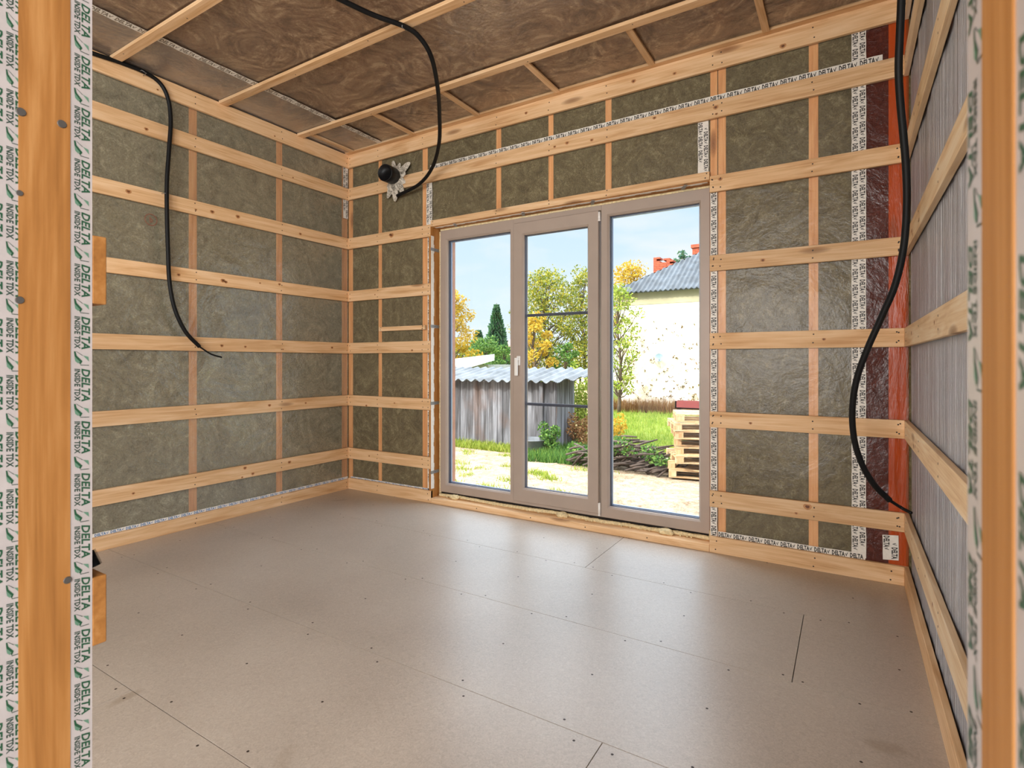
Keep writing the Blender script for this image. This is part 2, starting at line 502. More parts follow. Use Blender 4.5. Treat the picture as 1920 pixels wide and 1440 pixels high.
# ================================================================== THE ROOM
XL, XR, YB = -4.041, 0.2555, 3.588        # faces of the battens: left, right, back
TB = 0.022                                # batten thickness
ZT = 3.165                                # top of the top rail
ZC = 3.172                                # ceiling film
DM = YB + TB                              # film plane of the back wall
WX0, WX1, WZ1 = -3.026, -0.748, 2.355     # opening
Y_OUT = 3.90
ROWS = {'top': (3.044, ZT), 'r1': (2.740, 2.848), 'r2': (2.274, 2.376), 'r3': (1.776, 1.875),
        'r4': (1.283, 1.384), 'r5': (0.790, 0.889), 'r6': (0.288, 0.390), 'base': (0.0, 0.100)}

# ---- floor: fibreboard sheets with open seams and screw heads
fl = MB()
seamsY = [-4.2, -1.0, -0.334, 0.316, 0.966, 1.614, 2.290, 2.935, 3.62]
cuts = {1.614: [-0.184, ], 2.935: [-1.31], 2.290: [-0.18], 0.966: [-0.66], 0.316: [-2.235], 3.62: []}
# transverse joints of each strip, keyed by the strip's lower edge
joints = {-4.2: [-2.0, 0.5], -1.0: [-1.5], -0.334: [-2.9, -0.4], 0.316: [-2.235], 0.966: [-0.66], 1.614: [-2.9 + 9], 2.290: [-0.18], 2.935: [-1.31]}
g = 0.0016
for a, b_ in zip(seamsY[:-1], seamsY[1:]):
    xs = [-4.3] + sorted(j for j in joints.get(a, []) if j < 0.3) + [0.5]
    for x0, x1 in zip(xs[:-1], xs[1:]):
        fl.box(x0 + g, x1 - g, a + g, b_ - g, -0.02, 0.0, 0)
        nx = max(2, int((x1 - x0) / 0.42))
        for i in range(nx + 1):
            xx = x0 + 0.06 + (x1 - x0 - 0.12) * i / nx
            for yy in (a + 0.03, (a + b_) / 2, b_ - 0.03):
                if a < 0.3 or (yy == (a + b_) / 2 and random.random() < 0.35): continue
                fl.disc((xx + random.uniform(-.03, .03), yy + random.uniform(-.012, .012), 0.0), (0, 0, 1), 0.0042, 0.0002, 2, 7)
fl.box(-4.3, 0.5, -4.2, 3.62, -0.14, -0.022, 1)
fl.build('floor', [M['floor'], M['seam'], M['screw']], kind='structure', label='grey-beige fibreboard sheet floor with thin seams and screw heads')

def disc_pairs(mb, axis, face, crosses, z0, z1, zp=None):
    """two screw heads wherever a batten crosses a stud"""
    for c in crosses:
        for k, z in enumerate((z0 + (z1 - z0) * 0.27, z0 + (z1 - z0) * 0.75)):
            z += random.uniform(-.006, .006); cc = c + random.uniform(-.006, .006)
            if axis == 'L': mb.disc((face, cc, z), (1, 0, 0), 0.0038)
            if axis == 'R': mb.disc((face, cc, z), (-1, 0, 0), 0.0038)
            if axis == 'B': mb.disc((cc, face, z), (0, -1, 0), 0.0038)

def knots(mb, axis, face, lo, hi, z0, z1, n, at=(), mi=2):
    """small grown-in knots on a batten face: a dark eye in a brown ring"""
    rs = random.Random(int((z0 * 977 + face * 131 + lo * 17) * 10))
    spots = [(rs.uniform(lo + .05, hi - .05), rs.uniform(z0 + .02, z1 - .02), rs.uniform(.006, .013)) for _ in range(n)] + list(at)
    for c, z, r_ in spots:
        for k, (q, m_) in enumerate(((1.0, mi + 1), (.5, mi))):
            v = []
            for j in range(12):
                a = 2 * math.pi * j / 12
                e1, e2 = math.cos(a) * r_ * q * 1.35, math.sin(a) * r_ * q * (1 + .15 * math.sin(3 * a))
                h = .0003 + .0002 * k
                v.append({'L': (face + h, c + e1, z + e2), 'R': (face - h, c + e1, z + e2), 'B': (c + e1, face - h, z + e2)}[axis])
            mb.add(v, [tuple(range(12))], m_)

# ---- studs (start, end) behind the films
studsB = [(-4.074, -4.018), (-3.678, -3.637), (-3.148, -3.092), (-2.382, -2.337), (-1.914, -1.873), (-1.460, -1.415),
          (-0.749, -0.706), (-0.701, -0.655), (-0.197, -0.148), (0.187, 0.267)]
studsL = [(0.02, 0.07), (0.72, 0.77), (1.43, 1.485), (2.136, 2.193), (2.847, 2.903), (3.543, 3.604)]
ordB = ['in the left corner', 'first right of the left corner', 'left of the terrace window', 'first from left above the window',
        'second from left above the window', 'third from left above the window', 'left one of the pair right of the window',
        'right one of the pair right of the window', 'middle of the bay right of the window', 'behind red film in the right corner']
YS = DM + 0.012       # stud faces
for (a, b_), w in zip(studsB, ordB):
    above = 'above' in w or 'left one' in w
    z0 = WZ1 + 0.004 if 'above' in w else 0.0
    mb = MB().box(a, b_, YS, YS + 0.20, z0, ZT, 0, 0.001)
    mb.build('wall_stud', M['studZ'], label='orange stud of the window wall, ' + w, cat='wall stud', group='studs of the window wall')
XS = XL - TB - 0.012
ordL = ['behind the left door post', 'second from the left door post, hidden by it', 'beside the left door post', 'middle of the wall', 'nearest but one to the corner', 'at the corner with the window wall']
for (a, b_), w in zip(studsL, ordL):
    if 'door post' in w and 'beside' not in w: continue
    MB().box(XS - 0.20, XS, a, b_, 0.0, ZT, 0, 0.001).build('wall_stud', M['studZ'],
        label='orange-toned upright stud behind film on the left wall, ' + w, cat='wall stud', group='studs of the left wall')

# ---- walls: mineral wool bays between the studs
def bays(segs, lo, hi):
    out = []; cur = lo
    for a, b_ in sorted(segs):
        if a > cur: out.append((cur, a))
        cur = max(cur, b_)
    if hi > cur: out.append((cur, hi))
    return out
wb = MB()
YW = YS + 0.003
for a, b_ in bays(studsB, -4.30, 0.55):
    g_ = 0.0005
    # cut by the opening
    if b_ <= WX0 or a >= WX1: wb.box(a + g_, b_ - g_, YW, YS + 0.2, 0, ZT)
    else:
        aa, bb = max(a, WX0), min(b_, WX1)
        wb.box(a + g_, b_ - g_, YW, YS + 0.2, WZ1 + 0.02, ZT)
        if a < WX0: wb.box(a + g_, WX0 - .001, YW, YS + 0.2, 0, WZ1 + 0.02)
        if b_ > WX1: wb.box(WX1 + .001, b_ - g_, YW, YS + 0.2, 0, WZ1 + 0.02)
wb.build('wall_back', M['wool'], kind='structure', label='window wall filled with olive-brown mineral wool behind clear film')
we = MB()     # outer cladding of the window wall
for x0, x1, z0, z1 in ((-4.4, WX0 + 0.02, -0.7, 3.5), (WX1, 0.6, -0.7, 3.5), (WX0 + 0.02, WX1, WZ1 - 0.01, 3.5), (WX0 + 0.02, WX1, -0.7, 0.03)):
    we.box(x0, x1, YS + 0.205, Y_OUT, z0, z1)
we.build('wall_outside', M['brown_trim'], kind='structure', label='brown outer cladding around the terrace window')
wl_ = MB()
for a, b_ in bays(studsL[2:], 0.36, 3.62):
    wl_.box(XS - 0.2, XS - 0.003, a + .0005, b_ - .0005, 0, ZT)
wl_.box(XS - 0.2, XS - 0.003, -4.6, 0.36, 0, ZT)
wl_.build('wall_left', M['wool_left_lit'], kind='structure', label='left wall filled with olive-grey mineral wool behind clear film')
MB().box(XR + TB + 0.014, XR + TB + 0.16, 0.36, 3.6, 0, ZT).build('wall_right', M['wool_grey'], kind='structure', label='right wall of grey mineral wool behind wrinkled film')
cl = MB().box(-4.30, 0.56, 0.36, 3.62, ZC + 0.03, ZC + 0.28, 0)
cl.box(-4.6, 2.6, -5.4, 0.355, ZC + 0.03, ZC + 0.28, 0)
cl.box(-4.6, 0.7, 3.625, 4.0, ZC + 0.30, ZC + 0.36, 0)
cl.build('ceiling', M['wool_roof'], kind='structure', label='ceiling packed with brown mineral wool behind clear film')

# ---- films
def sheet(name, origin, du, dv, lu, lv, nrm, mat, step=0.05, amp=0.006, holes=(), seed=0, freq=(2.2, 2.2), **kw):
    """loosely stretched plastic sheet: a grid pushed gently along its normal (0..amp away from the room)"""
    nu, nv = max(1, round(lu / step)), max(1, round(lv / step))
    o, du, dv, nrm = Vector(origin), Vector(du), Vector(dv), Vector(nrm)
    us = sorted(set([i * lu / nu for i in range(nu + 1)] + [h for H in holes for h in H[:2]]))
    vs = sorted(set([i * lv / nv for i in range(nv + 1)] + [h for H in holes for h in H[2:]]))
    idx = {}; v = []; f = []
    for i, u in enumerate(us):
        for j, w in enumerate(vs):
            d = 0.5 + 0.5 * noise.noise(Vector((u * freq[0] + seed, w * freq[1], seed * 1.7)))
            idx[i, j] = len(v); v.append(o + du * u + dv * w + nrm * (d * amp))
    for i in range(len(us) - 1):
        for j in range(len(vs) - 1):
            cu, cv = (us[i] + us[i + 1]) / 2, (vs[j] + vs[j + 1]) / 2
            if any(h[0] < cu < h[1] and h[2] < cv < h[3] for h in holes): continue
            f.append((idx[i, j], idx[i + 1, j], idx[i + 1, j + 1], idx[i, j + 1]))
    mb = MB(); mb.add(v, f, 0, True)
    return mb, mat
mb, mt = sheet('x', (XL - TB, DM + 0.001, 0), (1, 0, 0), (0, 0, 1), 0.08 - (XL - TB), ZT, (0, 1, 0), M['film'],
               holes=[(WX0 - (XL - TB), WX1 - (XL - TB), 0.0, WZ1)], seed=3.1, amp=0.009)
mb.build('vapour_film', mt, label='clear crinkled vapour film stretched over the window wall', cat='plastic film')
mb, mt = sheet('x', (XL - TB - 0.001, 0.36, 0), (0, 1, 0), (0, 0, 1), 3.25, ZT, (-1, 0, 0), M['film_left'], seed=8.4, amp=0.010)
fl_left = mb.build('vapour_film', mt, label='clear crinkled vapour film over the left wall, window glare on it', cat='plastic film')
mb, mt = sheet('x', (XR + TB + 0.001, 0.36, 0), (0, 1, 0), (0, 0, 1), 3.24, ZT, (1, 0, 0), M['film_right'], step=0.02, seed=5.2, amp=0.013, freq=(14, 0.6))
mb.build('vapour_film', mt, label='milky vapour film with upright wrinkles over the right wall', cat='plastic film')
mb, mt = sheet('x', (XL - TB, 0.36, ZC + 0.002), (1, 0, 0), (0, 1, 0), XR - XL + 2 * TB, 3.25, (0, 0, 1), M['film_roof'], seed=1.2, amp=0.012, step=0.06, freq=(1.3, 1.3))
mb.build('vapour_film', mt, label='clear sagging vapour film under the brown ceiling wool', cat='plastic film')
mb, mt = sheet('x', (XL - TB, 0.36, ZC + 0.001), (1, 0, 0), (0, 1, 0), 0.47, 3.25, (0, 0, 1), M['film_roof2'], seed=6.2, amp=0.0008, step=0.06)
mb.build('vapour_film', mt, label='greyish overlapping vapour film strip left of the ceiling tape', cat='plastic film')
mb, mt = sheet('x', (0.078, DM + 0.0005, 0), (1, 0, 0), (0, 0, 1), 0.11, ZT, (0, 1, 0), M['film_red'], seed=2.2, amp=0.004)
red = mb.build('red_vapour_film', mt, label='dark red vapour film strip in the right corner of the window wall', cat='plastic film')
mb, mt = sheet('x', (0.188, DM + 0.0005, 0), (1, 0, 0), (0, 0, 1), 0.088, ZT, (0, 1, 0), M['film_red2'], seed=4.2, amp=0.004, step=0.02)
mb.build('film_fold', mt, red, label='bright orange-red band over the corner stud')

# ---- wall battens (each its own board)
XB0, XB1 = XL, XR
crossB = [(a + b_) / 2 for a, b_ in studsB]
def batten_back(row, x0, x1, label, name='wall_batten', z=None, group='battens of the window wall', y1=DM):
    z0, z1 = z or ROWS[row]
    mb = MB().box(x0, x1, YB, y1, z0, z1, 0, 0.0015)
    disc_pairs(mb, 'B', YB, [c for c in crossB if x0 < c < x1] + [x0 + 0.022, x1 - 0.022], z0, z1)
    spots = {('r6', 1): [(atY(1514, 950, YB).x, atY(1514, 950, YB).z, .017)], ('r2', 0): [(atY(734, 441, YB).x, atY(734, 441, YB).z, .020)],
             ('r5', 0): [(atY(687, 758, YB).x, atY(687, 758, YB).z - .012, .010)], ('r1', 0): [(atY(1342, 201, YB).x, atY(1342, 201, YB).z, .013), (atY(1227, 221, YB).x, atY(1227, 221, YB).z, .010), (atY(1040, 275, YB).x, atY(1040, 275, YB).z, .009)],
             ('top', 0): [(atY(1188, 152, YB).x, atY(1188, 152, YB).z, .013), (atY(1468, 86, YB).x, atY(1468, 86, YB).z, .014)]}.get((row, 0 if x0 < -2 else 1), [])
    if row in ROWS: knots(mb, 'B', YB, x0, x1, z0, z1, 1 if x1 - x0 < 2 else 3, spots)
    return mb.build(name, [M['pineX'], M['screw'], M['knot'], M['knot_ring']], label=label, cat='wall batten', group=group)
batten_back('top', XL, XR, 'long wide pine top rail under the ceiling on the window wall')
batten_back('r1', XL, XR, 'long pine batten under the top rail on the window wall')
names_l = {'r2': 'knotty pine batten left of the window, level with the window top', 'r3': 'short pine batten left of the window, second down',
           'r4': 'short pine batten left of the window, third down at handle height', 'r5': 'short pine batten left of the window, fourth down',
           'r6': 'short pine batten left of the window, lowest above the skirting board'}
names_r = {'r2': 'pine batten right of the window, level with the window top', 'r3': 'pine batten right of the window, second down',
           'r4': 'pine batten right of the window, third down at mid height', 'r5': 'pine batten right of the window, fourth down',
           'r6': 'pine batten right of the window with a ring knot, lowest above the skirting'}
for r_ in ('r2', 'r3', 'r4', 'r5', 'r6'):
    batten_back(r_, XL, WX0 - 0.006, names_l[r_])
    batten_back(r_, WX1 + 0.002, XR, names_r[r_])
batten_back('hdr', WX0 - 0.004, WX1, 'thin pine header strip directly above the terrace window', z=(2.357, 2.408))
batten_back('nog', -3.640, -3.095, 'thin pine noggin left of the window above the mid-height batten', z=(1.482, 1.520))
def baseboard(name, mb, m, label):
    return mb.build(name, [m, M['screw']], kind='structure', label=label)
mb = MB().box(XL, WX0, YB, DM, 0, 0.104, 0, 0.0015); disc_pairs(mb, 'B', YB, [-3.66, -3.06], 0, .1)
baseboard('baseboard_back', mb, M['pineX'], 'pine skirting board left of the terrace window')
mb = MB().box(WX1 + .001, XR, YB, DM, 0, 0.102, 0, 0.0015); disc_pairs(mb, 'B', YB, [-.71, -.17, .2], 0, .1)
baseboard('baseboard_back', mb, M['pineX'], 'pine skirting board right of the terrace window')
mb = MB().box(XL - TB, XL, 0.36, DM, 0, 0.092, 0, 0.0015); disc_pairs(mb, 'L', XL, [c[0] + .03 for c in studsL[2:]], 0, .09)
baseboard('baseboard_left', mb, M['pineY'], 'pine skirting board along the left wall')
mb = MB().box(XR, XR + TB, 0.36, DM, 0, 0.102, 0, 0.0015)
baseboard('baseboard_right', mb, M['pineY'], 'pine skirting board along the right wall')

crossL = [(a + b_) / 2 for a, b_ in studsL]
ordn = {'top': 'highest, touching the ceiling', 'r1': 'second from the ceiling', 'r2': 'third from the ceiling', 'r3': 'fourth from the ceiling, crossing the glare',
        'r4': 'fifth from the ceiling, at eye level', 'r5': 'sixth from the ceiling', 'r6': 'lowest above the skirting board'}
for r_, (z0, z1) in ROWS.items():
    if r_ == 'base': continue
    mb = MB().box(XL - TB, XL, 0.36, DM - 0.0005, z0, z1, 0, 0.0015)
    disc_pairs(mb, 'L', XL, [c for c in crossL if c > 0.3], z0, z1)
    def onL(px, py, r_): q = atX(px, py, XL); return (q.y, q.z, r_)
    spots = {'r2': [onL(241, 359, .014), onL(398, 397, .013), onL(446, 406, .014)], 'r3': [onL(335, 515, .010), onL(418, 526, .014), onL(524, 533, .010)],
             'r4': [onL(416, 648, .011), onL(460, 650, .009)], 'r6': [onL(474, 888, .011), onL(250, 925, .008), onL(454, 895, .007)]}.get(r_, [])
    knots(mb, 'L', XL, 1.5, 3.5, z0, z1, 2, spots)
    mb.build('wall_batten', [M['pineY'], M['screw'], M['knot'], M['knot_ring']], label='pine batten on the left wall, ' + ordn[r_], cat='wall batten', group='battens of the left wall')
ordr = {'top': 'highest, at the ceiling', 'r1': 'second from the ceiling', 'r2': 'third from the ceiling', 'r3': 'fourth from the ceiling',
        'r4': 'fifth from the ceiling, at eye level', 'r5': 'sixth from the ceiling', 'r6': 'lowest above the skirting board'}
for r_, (z0, z1) in ROWS.items():
    if r_ == 'base': continue
    mb = MB().box(XR, XR + TB, 0.36, DM - 0.0005, z0, z1, 0, 0.0015)
    for c in (3.50, 2.9, 2.3, 1.7):
        mb.disc((XR, c, z0 + .028), (-1, 0, 0), 0.0038); mb.disc((XR, c, z1 - .028), (-1, 0, 0), 0.0038)
    knots(mb, 'R', XR, 1.2, 3.3, z0, z1, 3)
    mb.build('wall_batten', [M['paleY'], M['screw'], M['knot'], M['knot_ring']], label='pale pine batten on the wrinkled-film right wall, ' + ordr[r_], cat='wall batten', group='battens of the right wall')

# ---- ceiling battens
for (a, b_), w in zip([(1.622, 1.682), (2.334, 2.396), (3.022, 3.084)],
                      ['nearest of the three in view', 'middle one, with the clipped cable', 'nearest the window wall']):
    mb = MB().box(XL + 0.002, XR + TB, a, b_, 3.150, ZC, 0, 0.0015)
    for i in range(6):
        mb.disc((-3.9 + i * 0.71, a + .02 + .02 * (i % 2), 3.150), (0, 0, -1), 0.0036)
    mb.build('ceiling_batten', [M['pineX'], M['screw']], label='long pine ceiling batten, ' + w, cat='ceiling batten', group='battens under the ceiling')
mb = MB().box(XL + .002, XR, 3.545, YB + 0.02, ZT + 0.0005, ZC + .012, 0)
mb.build('ceiling_batten', [M['pineX'], M['screw']], label='pine edge batten sitting on the top rail of the window wall', cat='ceiling batten')
for x, w, ang in ((-0.415, 'rightmost, near the red film', 0), (-1.102, 'second from the right', 0.02), (-1.800, 'third from the right', 0), (-2.507, 'crossed by the hanging cable loop', 0),
                  (-3.192, 'beside the taped film seam', 0), (-3.935, 'in the left corner', 0)):
    mb = MB()
    mb.box(x - 0.02, x + 0.02, 3.085, 3.544, 3.158, ZC, 0, 0.001)
    mb.build('ceiling_noggin', [M['pineY']], label='short pine noggin between ceiling batten and window wall, ' + w, cat='ceiling noggin', group='short noggins along the window wall')

# ================================================================== printed tapes
def glyph_mesh(text, shear=0.0, bold=0.0, res=2):
    cu = bpy.data.curves.new('txt', 'FONT')
    cu.body = text
    cu.size = 1.0
    cu.shear = shear
    cu.offset = bold
    cu.resolution_u = res
    cu.fill_mode = 'FRONT' if hasattr(cu, 'fill_mode') else cu.fill_mode
    o = bpy.data.objects.new('txt', cu)
    COL.objects.link(o)
    dg = bpy.context.evaluated_depsgraph_get()
    me = bpy.data.meshes.new_from_object(o.evaluated_get(dg))
    v = [(p.co.x, p.co.y) for p in me.vertices]
    f = [tuple(p.vertices) for p in me.polygons]
    bpy.data.objects.remove(o); bpy.data.curves.remove(cu); bpy.data.meshes.remove(me)
    x0, x1 = min(p[0] for p in v), max(p[0] for p in v)
    y0, y1 = min(p[1] for p in v), max(p[1] for p in v)
    return [((p[0] - x0) / (x1 - x0), (p[1] - y0) / (y1 - y0)) for p in v], f
G_DELTA = glyph_mesh('DELTA', 0.22, 0.028, 2)
G_INSIDE = glyph_mesh('INSIDE TDX', 0.12, 0.030, 1)
G_DELTA_LOW = glyph_mesh('DELTA', 0.0, 0.045, 1)
G_B = glyph_mesh('b', 0, 0, 3)

def put(mb, G, o, d, u, n, s0, t0, ls, lt, mi, lift=0.0004):
    """glyph mesh G stretched to ls x lt, its lower left at (s0, t0) in the frame d (reading), u (up), n"""
    v, f = G
    mb.add([o + d * (s0 + p[0] * ls) + u * (t0 + p[1] * lt) + n * lift for p in v], f, mi)

def poly(mb, o, d, u, n, pts, mi, lift=0.0004):
    mb.add([o + d * p[0] + u * p[1] + n * lift for p in pts], [tuple(range(len(pts)))], mi)

def tape(o, d, u, n, length, width, rows, parent=None, ink='tape_ink', period=0.088, label='', group=None, name='printed_tape', G=None, wobble=0.0012, thick=0.0005):
    """white adhesive tape with rows of lettering. d = reading direction, u = up of the letters, n = out of the wall"""
    o, d, u, n = Vector(o), Vector(d), Vector(u), Vector(n)
    mb = MB()
    k = max(2, int(length / 0.04))
    top = []; bot = []
    for i in range(k + 1):
        s = length * i / k
        bot.append(o + d * s + u * (random.uniform(-wobble, wobble)) + n * thick)
        top.append(o + d * s + u * (width + random.uniform(-wobble, wobble)) + n * thick)
    vs = bot + top + [p - n * thick for p in bot] + [p - n * thick for p in top]
    q = k + 1
    fs = []
    for i in range(k):
        fs.append((i, i + 1, q + i + 1, q + i))
        fs.append((2 * q + i, 2 * q + i + 1, i + 1, i))
        fs.append((q + i, q + i + 1, 3 * q + i + 1, 3 * q + i))
    mb.add(vs, fs, 0)
    G = G or G_DELTA_LOW
    rh = width / rows
    for r_ in range(rows):
        off = (0.3 * r_) % 1 * period
        s = -off
        while s < length:
            a, ln = s + period * 0.05, period * 0.72
            if a > 0 and a + ln < length:
                put(mb, G, o, d, u, n, a, rh * (r_ + 0.12), ln, rh * 0.76, 1, thick + 0.0003)
            b0 = s + period * 0.78
            if b0 > 0 and b0 + period * 0.16 < length:      # little tick mark between the words
                w = period * 0.15; h0 = rh * (r_ + 0.18); h1 = rh * (r_ + 0.8)
                poly(mb, o, d, u, n, [(b0, h1 - (h1 - h0) * .35), (b0 + w * .45, h0), (b0 + w, h1), (b0 + w * .75, h1), (b0 + w * .42, h0 + (h1 - h0) * .4), (b0 + w * .16, h1 - (h1 - h0) * .1)], 1, thick + .0003)
            s += period
    return mb.build(name, [M['tape_white'], M[ink]], parent, label=label, cat=None if parent else 'adhesive tape', group=group)
B_ = (0, -1, 0); UPZ = (0, 0, 1); DNZ = (0, 0, -1); PX = (1, 0, 0); MX = (-1, 0, 0)
yt = DM - 0.0005
tg = 'printed tapes of the window wall'
# upright double-row tape over the red film seam (several lengths hidden by the battens are one strip)
tape((0.016, yt, ZT - .03), DNZ, PX, B_, ZT - .03 - 0.11, 0.068, 2, label='wide upright printed tape beside the dark red film', group=tg)
tape((-0.823, yt, 2.738), DNZ, PX, B_, 2.738 - 2.409, 0.066, 2, label='short wide printed tape above the right end of the window', group=tg)
tape((-3.094, yt, 2.738), DNZ, PX, B_, 0.36, 0.064, 2, label='short printed tape above the left end of the window', group=tg)
tape((-0.745, yt, 2.28), DNZ, PX, B_, 2.28 - 0.10, 0.040, 1, label='narrow upright printed tape along the right edge of the window', group=tg)
tape((-3.080, yt, 2.27), DNZ, PX, B_, 2.27 - 0.10, 0.040, 1, label='narrow upright printed tape along the left edge of the window', group=tg)
tape((-3.05, yt - .0006, 2.844), PX, UPZ, B_, 3.21, 0.044, 1, period=0.10, label='long level printed tape along the top of the second batten', group=tg)
tape((-0.700, yt - .0006, 0.098), PX, UPZ, B_, 0.78, 0.036, 1, label='level printed tape above the skirting right of the window', group=tg)
tape((-4.03, yt, 0.094), PX, UPZ, B_, 0.97, 0.022, 1, ink='ink_blue', label='level tape with blue print above the skirting left of the window', group=tg)
tape((0.160, yt - .0006, 0.255), DNZ, (0.995, 0, 0.1), B_, 0.135, 0.072, 2, label='loose patch of printed tape low on the red film', group=tg)
xt = XL - TB + 0.0005
tape((xt, 0.4, 0.090), (0, 1, 0), UPZ, PX, 3.2, 0.024, 1, ink='ink_blue', label='long level tape with blue print above the left wall skirting', group='printed tapes of the left wall')
tape((xt, 3.545, ZT - .10), DNZ, (0, 1, 0), PX, 0.50, 0.058, 2, label='upright printed tape in the left corner below the ceiling', group='printed tapes of the left wall')
# ceiling tape, slightly slanting across the film
tape((-3.605, 0.5, ZC + 0.0005), (0, 1, 0), (1, 0, 0), (0, 0, -1), 3.04, 0.055, 1, period=0.12, ink='ink_faint', label='printed tape along the ceiling film seam', group=None, wobble=0.004)
# pencilled ring mark on the left film
mb = MB()
c = atX(283, 412, XL - TB + 0.0006)
for k in range(28):
    a0, a1 = 2 * math.pi * k / 28, 2 * math.pi * (k + 1) / 28
    P = lambda a, r: (c.x, c.y + math.cos(a) * r, c.z + math.sin(a) * r)
    mb.add([P(a0, .040), P(a1, .040), P(a1, .036), P(a0, .036)], [(0, 1, 2, 3)], 0)
put(mb, G_B, c, Vector((0, 1, 0)), Vector((0, 0, 1)), Vector((1, 0, 0)), -.008, -.018, .018, .036, 0)
mb.build('pencil_mark', M['red_ink'], fl_left, label='small reddish ringed mark')

# ================================================================== THE WINDOW
WY = 3.69
win = empty('window_1', (-1.9, WY, 0.08), label='wide three-part terrace window with taupe plastic frame', kind='structure')
def ring(mb, x0, x1, z0, z1, ix0, ix1, iz0, iz1, yf, yb, bev=0.012, mi=0):
    """rectangular frame ring with a bevelled inner edge, outer rect (x0..z1), inner rect (ix0..iz1)"""
    o_ = [(x0, z0), (x1, z0), (x1, z1), (x0, z1)]
    i_ = [(ix0 - bev, iz0 - bev), (ix1 + bev, iz0 - bev), (ix1 + bev, iz1 + bev), (ix0 - bev, iz1 + bev)]
    j_ = [(ix0, iz0), (ix1, iz0), (ix1, iz1), (ix0, iz1)]
    v = [(p[0], yb, p[1]) for p in o_] + [(p[0], yf + .003, p[1]) for p in o_]
    s = .003
    o2 = [(x0 + s, z0 + s), (x1 - s, z0 + s), (x1 - s, z1 - s), (x0 + s, z1 - s)]
    v += [(p[0], yf, p[1]) for p in o2] + [(p[0], yf, p[1]) for p in i_] + [(p[0], yf + bev * 1.2, p[1]) for p in j_] + [(p[0], yb, p[1]) for p in j_]
    f = []
    for L_ in range(5):
        for k in range(4):
            a, b_ = L_ * 4 + k, L_ * 4 + (k + 1) % 4
            f.append((a, b_, b_ + 4, a + 4))
    for k in range(4):
        f.append((20 + k, 20 + (k + 1) % 4, (k + 1) % 4, k))
    mb.add(v, f, mi)
fz0, fz1 = 0.082, 2.337
fx0, fx1 = -3.008, -0.765
P1 = (-2.937, -2.302, 0.158, 2.248)
P2 = (-2.167, -1.626, 0.213, 2.198)
P3 = (-1.463, -0.835, 0.163, 2.253)
FW = M['frame']
mb = MB()
def fbox(x0, x1, z0, z1, y0=WY, y1=WY + .075): mb.box(x0, x1, y0, y1, z0, z1, 0, 0.003)
ring(mb, fx0, -2.262, fz0, fz1, P1[0], P1[1], P1[2], P1[3], WY, WY + .075)
ring(mb, -1.521, fx1, fz0, fz1, P3[0], P3[1], P3[2], P3[3], WY, WY + .075)
mb.box(-2.262, -1.521, WY + .004, WY + .075, fz0, 0.104, 0)
mb.box(-2.262, -1.521, WY + .001, WY + .075, 2.300, fz1, 0)
mb.build('window_frame', FW, win)
mb = MB()
ring(mb, -2.256, -1.537, 0.106, 2.296, P2[0], P2[1], P2[2], P2[3], WY - 0.014, WY + .06)
sash = mb.build('sash', FW, win)
mb = MB()
for P_ in (P1, P2, P3):
    yy = WY + 0.030 if P_ is not P2 else WY + .016
    ring(mb, P_[0] - .002, P_[1] + .002, P_[2] - .002, P_[3] + .002, P_[0] + .004, P_[1] - .004, P_[2] + .004, P_[3] - .004, yy, yy + .03, .001)
mb.build('gasket', M['gasket'], win, label='dark glazing seals')
for P_ in (P1, P2, P3):
    yy = WY + 0.045 if P_ is not P2 else WY + .030
    MB().box(P_[0] + .001, P_[1] - .001, yy, yy + .004, P_[2] + .001, P_[3] - .001).build('pane', M['glass'], win if P_ is not P2 else sash)
mb = MB()
for P_ in (P1, P3):
    yy = WY + 0.052
    ring(mb, P_[0], P_[1], P_[2], P_[3], P_[0] + .010, P_[1] - .010, P_[2] + .010, P_[3] - .010, yy, yy + .016, .001)
mb.build('spacer', M['spacer'], win, label='pale blue-grey glass spacer')
for z in (1.569, 0.871):
    MB().box(P2[0] + .008, P2[1] - .008, WY + .036, WY + .046, z - .011, z + .011, 0, .002).build('glazing_bar', M['gasket'], sash, label='dark bar across the glass')
# handle: rosette + lever
hx = -2.205
mb = MB()
mb.box(hx - .016, hx + .016, WY - .026, WY - .014, 1.175, 1.250, 0, .004)
mb.tube([(hx, WY - .025, 1.222), (hx, WY - .052, 1.222)], .010, 12)
mb.box(hx - .013, hx + .013, WY - .064, WY - .048, 1.095, 1.235, 0, .004)
mb.build('handle', M['alu'], sash, label='white lever handle pointing down')
for z0, z1 in ((0.10, 0.185), (2.225, 2.285)):
    mb = MB()
    mb.tube([(-1.529, WY - .014, z0), (-1.529, WY - .014, z1)], .009, 12)
    mb.tube([(-1.529, WY - .014, z0 - .006), (-1.529, WY - .014, z0)], .011, 12)
    mb.build('hinge', M['alu'], win, label='pale hinge cap')

